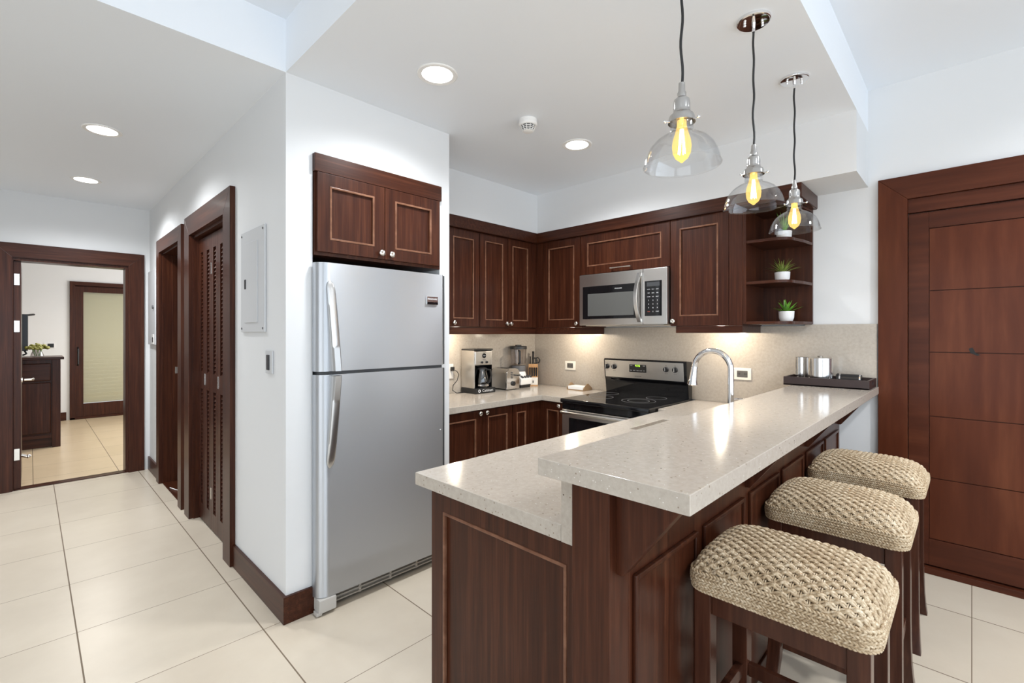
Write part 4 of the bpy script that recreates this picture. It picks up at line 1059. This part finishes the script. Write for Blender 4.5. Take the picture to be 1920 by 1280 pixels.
# ================================================================== STOOLS
def stool_seat():
    HX, HY, ZE, CR = .178, .214, .040, .045
    core = MB(); sd = MB()
    def ztop(u, v):
        return ZE + .074 * max(0, 1 - abs(u) ** 4.5) ** .5 * max(0, 1 - abs(v) ** 3.2) ** .5
    def surf(u, v, h=0):
        k = 1 - .06 * (u * v) ** 4
        return Vector((v * HX * k, u * HY * k, ztop(u, v) + h))
    def even(f, n):
        """n parameters in -1..1 spaced evenly along the curve f"""
        T = [-1 + 2 * i / 800 for i in range(801)]
        P = [f(t) for t in T]; L = [0]
        for a, b in zip(P, P[1:]): L.append(L[-1] + (b - a).length)
        out = []; k = 0
        for i in range(n):
            d = L[-1] * (i + .5) / n
            while L[k + 1] < d: k += 1
            out.append(T[k] + (T[k + 1] - T[k]) * (d - L[k]) / max(L[k + 1] - L[k], 1e-9))
        return out
    n = 30
    g = [[core.bm.verts.new(surf(-1 + 2 * i / n, -1 + 2 * j / n, -.006)) for j in range(n + 1)] for i in range(n + 1)]
    for i in range(n):
        for j in range(n): core.bm.faces.new((g[i][j], g[i + 1][j], g[i + 1][j + 1], g[i][j + 1]))
    rim = [g[0][j] for j in range(n)] + [g[i][n] for i in range(n)] + [g[n][j] for j in range(n, 0, -1)] + [g[i][0] for i in range(n, 0, -1)]
    low = [core.bm.verts.new((v.co.x * .985, v.co.y * .985, 0)) for v in rim]
    for k in range(len(rim)): core.bm.faces.new((rim[k], rim[(k + 1) % len(rim)], low[(k + 1) % len(rim)], low[k]))
    core.bm.faces.new(low)
    NW, NU = 29, 25
    V = even(lambda v: surf(0, v), NW); U = even(lambda u: surf(u, 0), NU)
    rnd = random.Random(4)
    # weft strands run the long way, over and under pairs of cords
    U2 = even(lambda u: surf(u, 0), NU * 6 + 1)
    for j, v in enumerate(V):
        dv = (V[min(j + 1, NW - 1)] - V[max(j - 1, 0)]) / 2
        if j in (0, NW - 1): dv = .02
        for ply in (-1, 1):
            pts = []; rad = []
            o = rnd.random() * .6
            for i, u in enumerate(U2):
                ph = math.pi * (i + .5) / 6 + (math.pi if j % 2 else 0)
                tw = 2 * math.pi * i / 12 + o + (0 if ply > 0 else math.pi)
                pts.append(surf(u, max(-.998, min(.998, v + dv * .26 * math.cos(tw))), .0022 + .0034 * math.sin(ph) + .0012 * math.sin(tw)))
                rad.append(.0042 + .0006 * math.sin(ph))
            sd.tube(pts, rad, 5)
    V2 = even(lambda v: surf(0, v), NW * 3 + 1)
    for i, u in enumerate(U):
        for half in (-1, 1):
            pts = []
            for j, v in enumerate(V2):
                ph = math.pi * (j - 1) / 3 + (math.pi if i % 2 else 0)
                pts.append(surf(u + half * .0024 / HY, v, .0016 - .0032 * math.cos(ph)))
            sd.tube(pts, .0021, 4)
    # twined rope rows round the sides
    def rr(px, py):
        r = CR; out = []
        for cx, cy, a0 in ((px - r, py - r, 0), (-px + r, py - r, 90), (-px + r, -py + r, 180), (px - r, -py + r, 270)):
            for k in range(9):
                a = R(a0 + k * 90 / 8); out.append((Vector((cx + r * math.cos(a), cy + r * math.sin(a), 0)), Vector((math.cos(a), math.sin(a), 0))))
        return out
    base = rr(HX + .001, HY + .001); m_ = len(base)
    L = [0]
    for i in range(m_): L.append(L[-1] + (base[(i + 1) % m_][0] - base[i][0]).length)
    tot = L[-1]; N = 560
    for row in range(7):
        zc = .003 + row * .0074
        bulge = .0045 * math.sin(math.pi * (row + .6) / 8)
        for strand in (0, 1):
            pts = []; i = 0
            for s_ in range(N):
                d = tot * s_ / N
                while L[i + 1] < d: i += 1
                t = (d - L[i]) / max(L[i + 1] - L[i], 1e-9)
                q = base[i][0].lerp(base[(i + 1) % m_][0], t); nr = base[i][1].lerp(base[(i + 1) % m_][1], t).normalized()
                ph = 2 * math.pi * s_ / 7 * (1 if row % 2 else -1) + strand * math.pi + row * 2.1
                lift = .010 * max(0, 1 - (q.y / HY) ** 2) * row / 6 if abs(nr.x) > .5 else 0
                pts.append(q + nr * (bulge + .0020 * math.cos(ph)) + Vector((0, 0, zc + lift + .0022 * math.sin(ph))))
            sd.tube(pts, .0034, 5, True)
    return core, sd
def make_stool(label):
    t = thing('bar_stool', label, 'stool', (0, 0, 0), 'woven bar stools at the bar')
    core, sd = stool_seat()
    seat = build('seat', sd, 'seagrass', t, 'woven seagrass seat', ang=80)
    cr_ = build('cushion_core', core, 'seagrass_core', seat)
    seat.location = (0, 0, .652)
    LX, LY, S = .148, .178, .046
    for sx in (-1, 1):
        for sy in (-1, 1):
            mb = MB(); rings = []
            for z, o, k in ((.651, 0, 1), (.30, 0, 1), (.20, .004, .98), (.12, .014, .95), (.05, .032, .9), (0, .052, .86)):
                cx, cy = sx * (LX + o), sy * (LY + o * .25); h = S / 2 * k
                rings.append([mb.bm.verts.new((cx + a * h, cy + b * h, z)) for a, b in ((-1, -1), (1, -1), (1, 1), (-1, 1))])
            for a, b in zip(rings, rings[1:]):
                for q in range(4): mb.bm.faces.new((a[q], a[(q + 1) % 4], b[(q + 1) % 4], b[q]))
            mb.bm.faces.new(rings[0]); mb.bm.faces.new(rings[-1])
            es = [e for e in mb.bm.edges if abs(e.verts[0].co.z - e.verts[1].co.z) > .01]
            bmesh.ops.bevel(mb.bm, geom=es, offset=.003, segments=2, affect='EDGES', profile=.5)
            build('leg', mb, 'stool_wood', t)
    for sx in (-1, 1): build('apron', MB().box(sx * LX - .012, sx * LX + .012, -LY + S / 2, LY - S / 2, .588, .651, .002), 'stool_wood', t)
    for sy in (-1, 1): build('apron', MB().box(-LX + S / 2, LX - S / 2, sy * LY - .012, sy * LY + .012, .588, .651, .002), 'stool_wood', t)
    for sy in (-1, 1): build('stretcher', MB().box(-LX + S / 2, LX - S / 2, sy * LY - .011, sy * LY + .011, .262, .302, .002), 'stool_wood', t)
    build('stretcher', MB().box(LX - .011, LX + .011, -LY + S / 2, LY - S / 2, .262, .302, .002), 'stool_wood', t)
    build('stretcher', MB().box(-LX - .011, -LX + .011, -LY + S / 2, LY - S / 2, .16, .2, .002), 'stool_wood', t)
    return t
def copy_tree(o, parent=None):
    c = o.copy(); COL.objects.link(c); c.parent = parent
    for ch in list(o.children): copy_tree(ch, c)
    return c
s0 = make_stool('nearest woven bar stool, largest in the foreground')
s0.location = (1.485, .362, 0)
for x, l in ((2.178, 'middle woven bar stool of the row along the bar'), (2.858, 'farthest woven bar stool, next to the big wooden door')):
    c = copy_tree(s0); c.location = (x, .365, 0); c['label'] = l

# ================================================================== BEDROOM
p = thing('dresser', 'dark wood dresser seen through the bedroom doorway', 'dresser', (-.3, 8.1, 0))
yd = 7.90
build('body', MB().box(-1.3, .21, yd + .02, 8.40, .12, 1.055, .004), 'wood_vertical', p)
for x in (-1.3, .185): build('post', MB().box(x, x + .075, yd, yd + .06, 0, 1.055, .004), 'wood_vertical', p)
build('top', MB().box(-1.34, .29, yd - .03, 8.42, 1.055, 1.085, .004), 'wood_along_x', p)
build('plinth', MB().box(-1.25, .185, yd + .06, yd + .08, 0, .13), 'wood_along_x', p)
build('rail', MB().box(-1.22, .185, yd + .006, yd + .03, .12, .16, .002), 'wood_along_x', p)
for x0_, x1_ in ((-1.2, -.52), (-.50, .175)):
    dw = build('drawer', MB().box(x0_, x1_, yd + .002, yd + .03, .80, 1.01, .02, 4), 'wood_along_x', p)
    build('knob', MB().lathe([(0, 0), (.008, 0), (.008, .012), (.016, .02), (.012, .03), (0, .03)], ((x0_ + x1_) / 2, yd + .002, .90), '-y', 16), 'nickel', dw)
    dw = build('door', MB().box(x0_, x1_, yd + .002, yd + .03, .175, .78, .02, 4), 'wood_vertical', p)
    build('knob', MB().lathe([(0, 0), (.008, 0), (.008, .012), (.016, .02), (.012, .03), (0, .03)], ((x0_ + x1_) / 2 - .28, yd + .002, .72), '-y', 16), 'nickel', dw)
p = thing('television', 'black flat television on a wall arm above the dresser', 'television', (-.12, 8.2, 1.2))
tv = MB()
tv.box(-.80, -.016, 8.16, 8.205, 1.155, 1.60, .008)
build('screen', tv, 'tv_black', p)
build('arm', MB().tube([(-.05, 8.21, 1.585), (.03, 8.23, 1.60), (.035, 8.26, 1.60)], .012, 8).tube([(-.05, 8.19, 1.17), (-.03, 8.19, 1.12), (-.06, 8.21, 1.105)], .01, 8), 'black_plastic', p)
p = thing('flower_vase', 'glass vase of yellow-green flowers on the dresser', 'vase', (.06, 8.02, 1.0855))
build('vase', MB().lathe([(0, 0), (.05, 0), (.062, .01), (.05, .05), (.034, .085), (.032, .085), (.046, .05), (.056, .014), (0, .008)], (.06, 8.02, 1.0855), 'z', 28), 'jar_glass', p, 'clear glass vase')
fm = MB(); rnd = random.Random(5)
for k in range(80):
    a = rnd.random() * 6.283; r_ = .10 * math.sqrt(rnd.random())
    fm.sphere((.06 + r_ * math.cos(a), 8.02 + r_ * math.sin(a), 1.185 + .06 * rnd.random() * (1.25 - r_ / .1)), .012 + .008 * rnd.random(), 7, (1, 1, .8))
build('blooms', fm, 'flower_green', p)
stm = MB()
for k in range(7):
    a = k * .9; stm.tube([(.06 + .02 * math.cos(a), 8.02 + .02 * math.sin(a), 1.095), (.06 + .05 * math.cos(a + .4), 8.02 + .05 * math.sin(a + .4), 1.20)], .003, 6)
build('stems', stm, 'leaf_green', p)
p = thing('wall_outlet', 'dark outlet on the far bedroom wall beside the vase', 'outlet', (.21, 10.2, 1.17))
build('plate', MB().box(.15, .27, 10.188, 10.1995, 1.14, 1.22, .003), 'white_plastic', p)
build('socket', MB().box(.19, .26, 10.182, 10.189, 1.15, 1.21, .002), 'black_plastic', p)
spot('bedroom_fill', (.6, 8.0, 2.55), 60, 160, (1, .94, .86), .08)  # added warm fill, no fixture on the bedroom ceiling
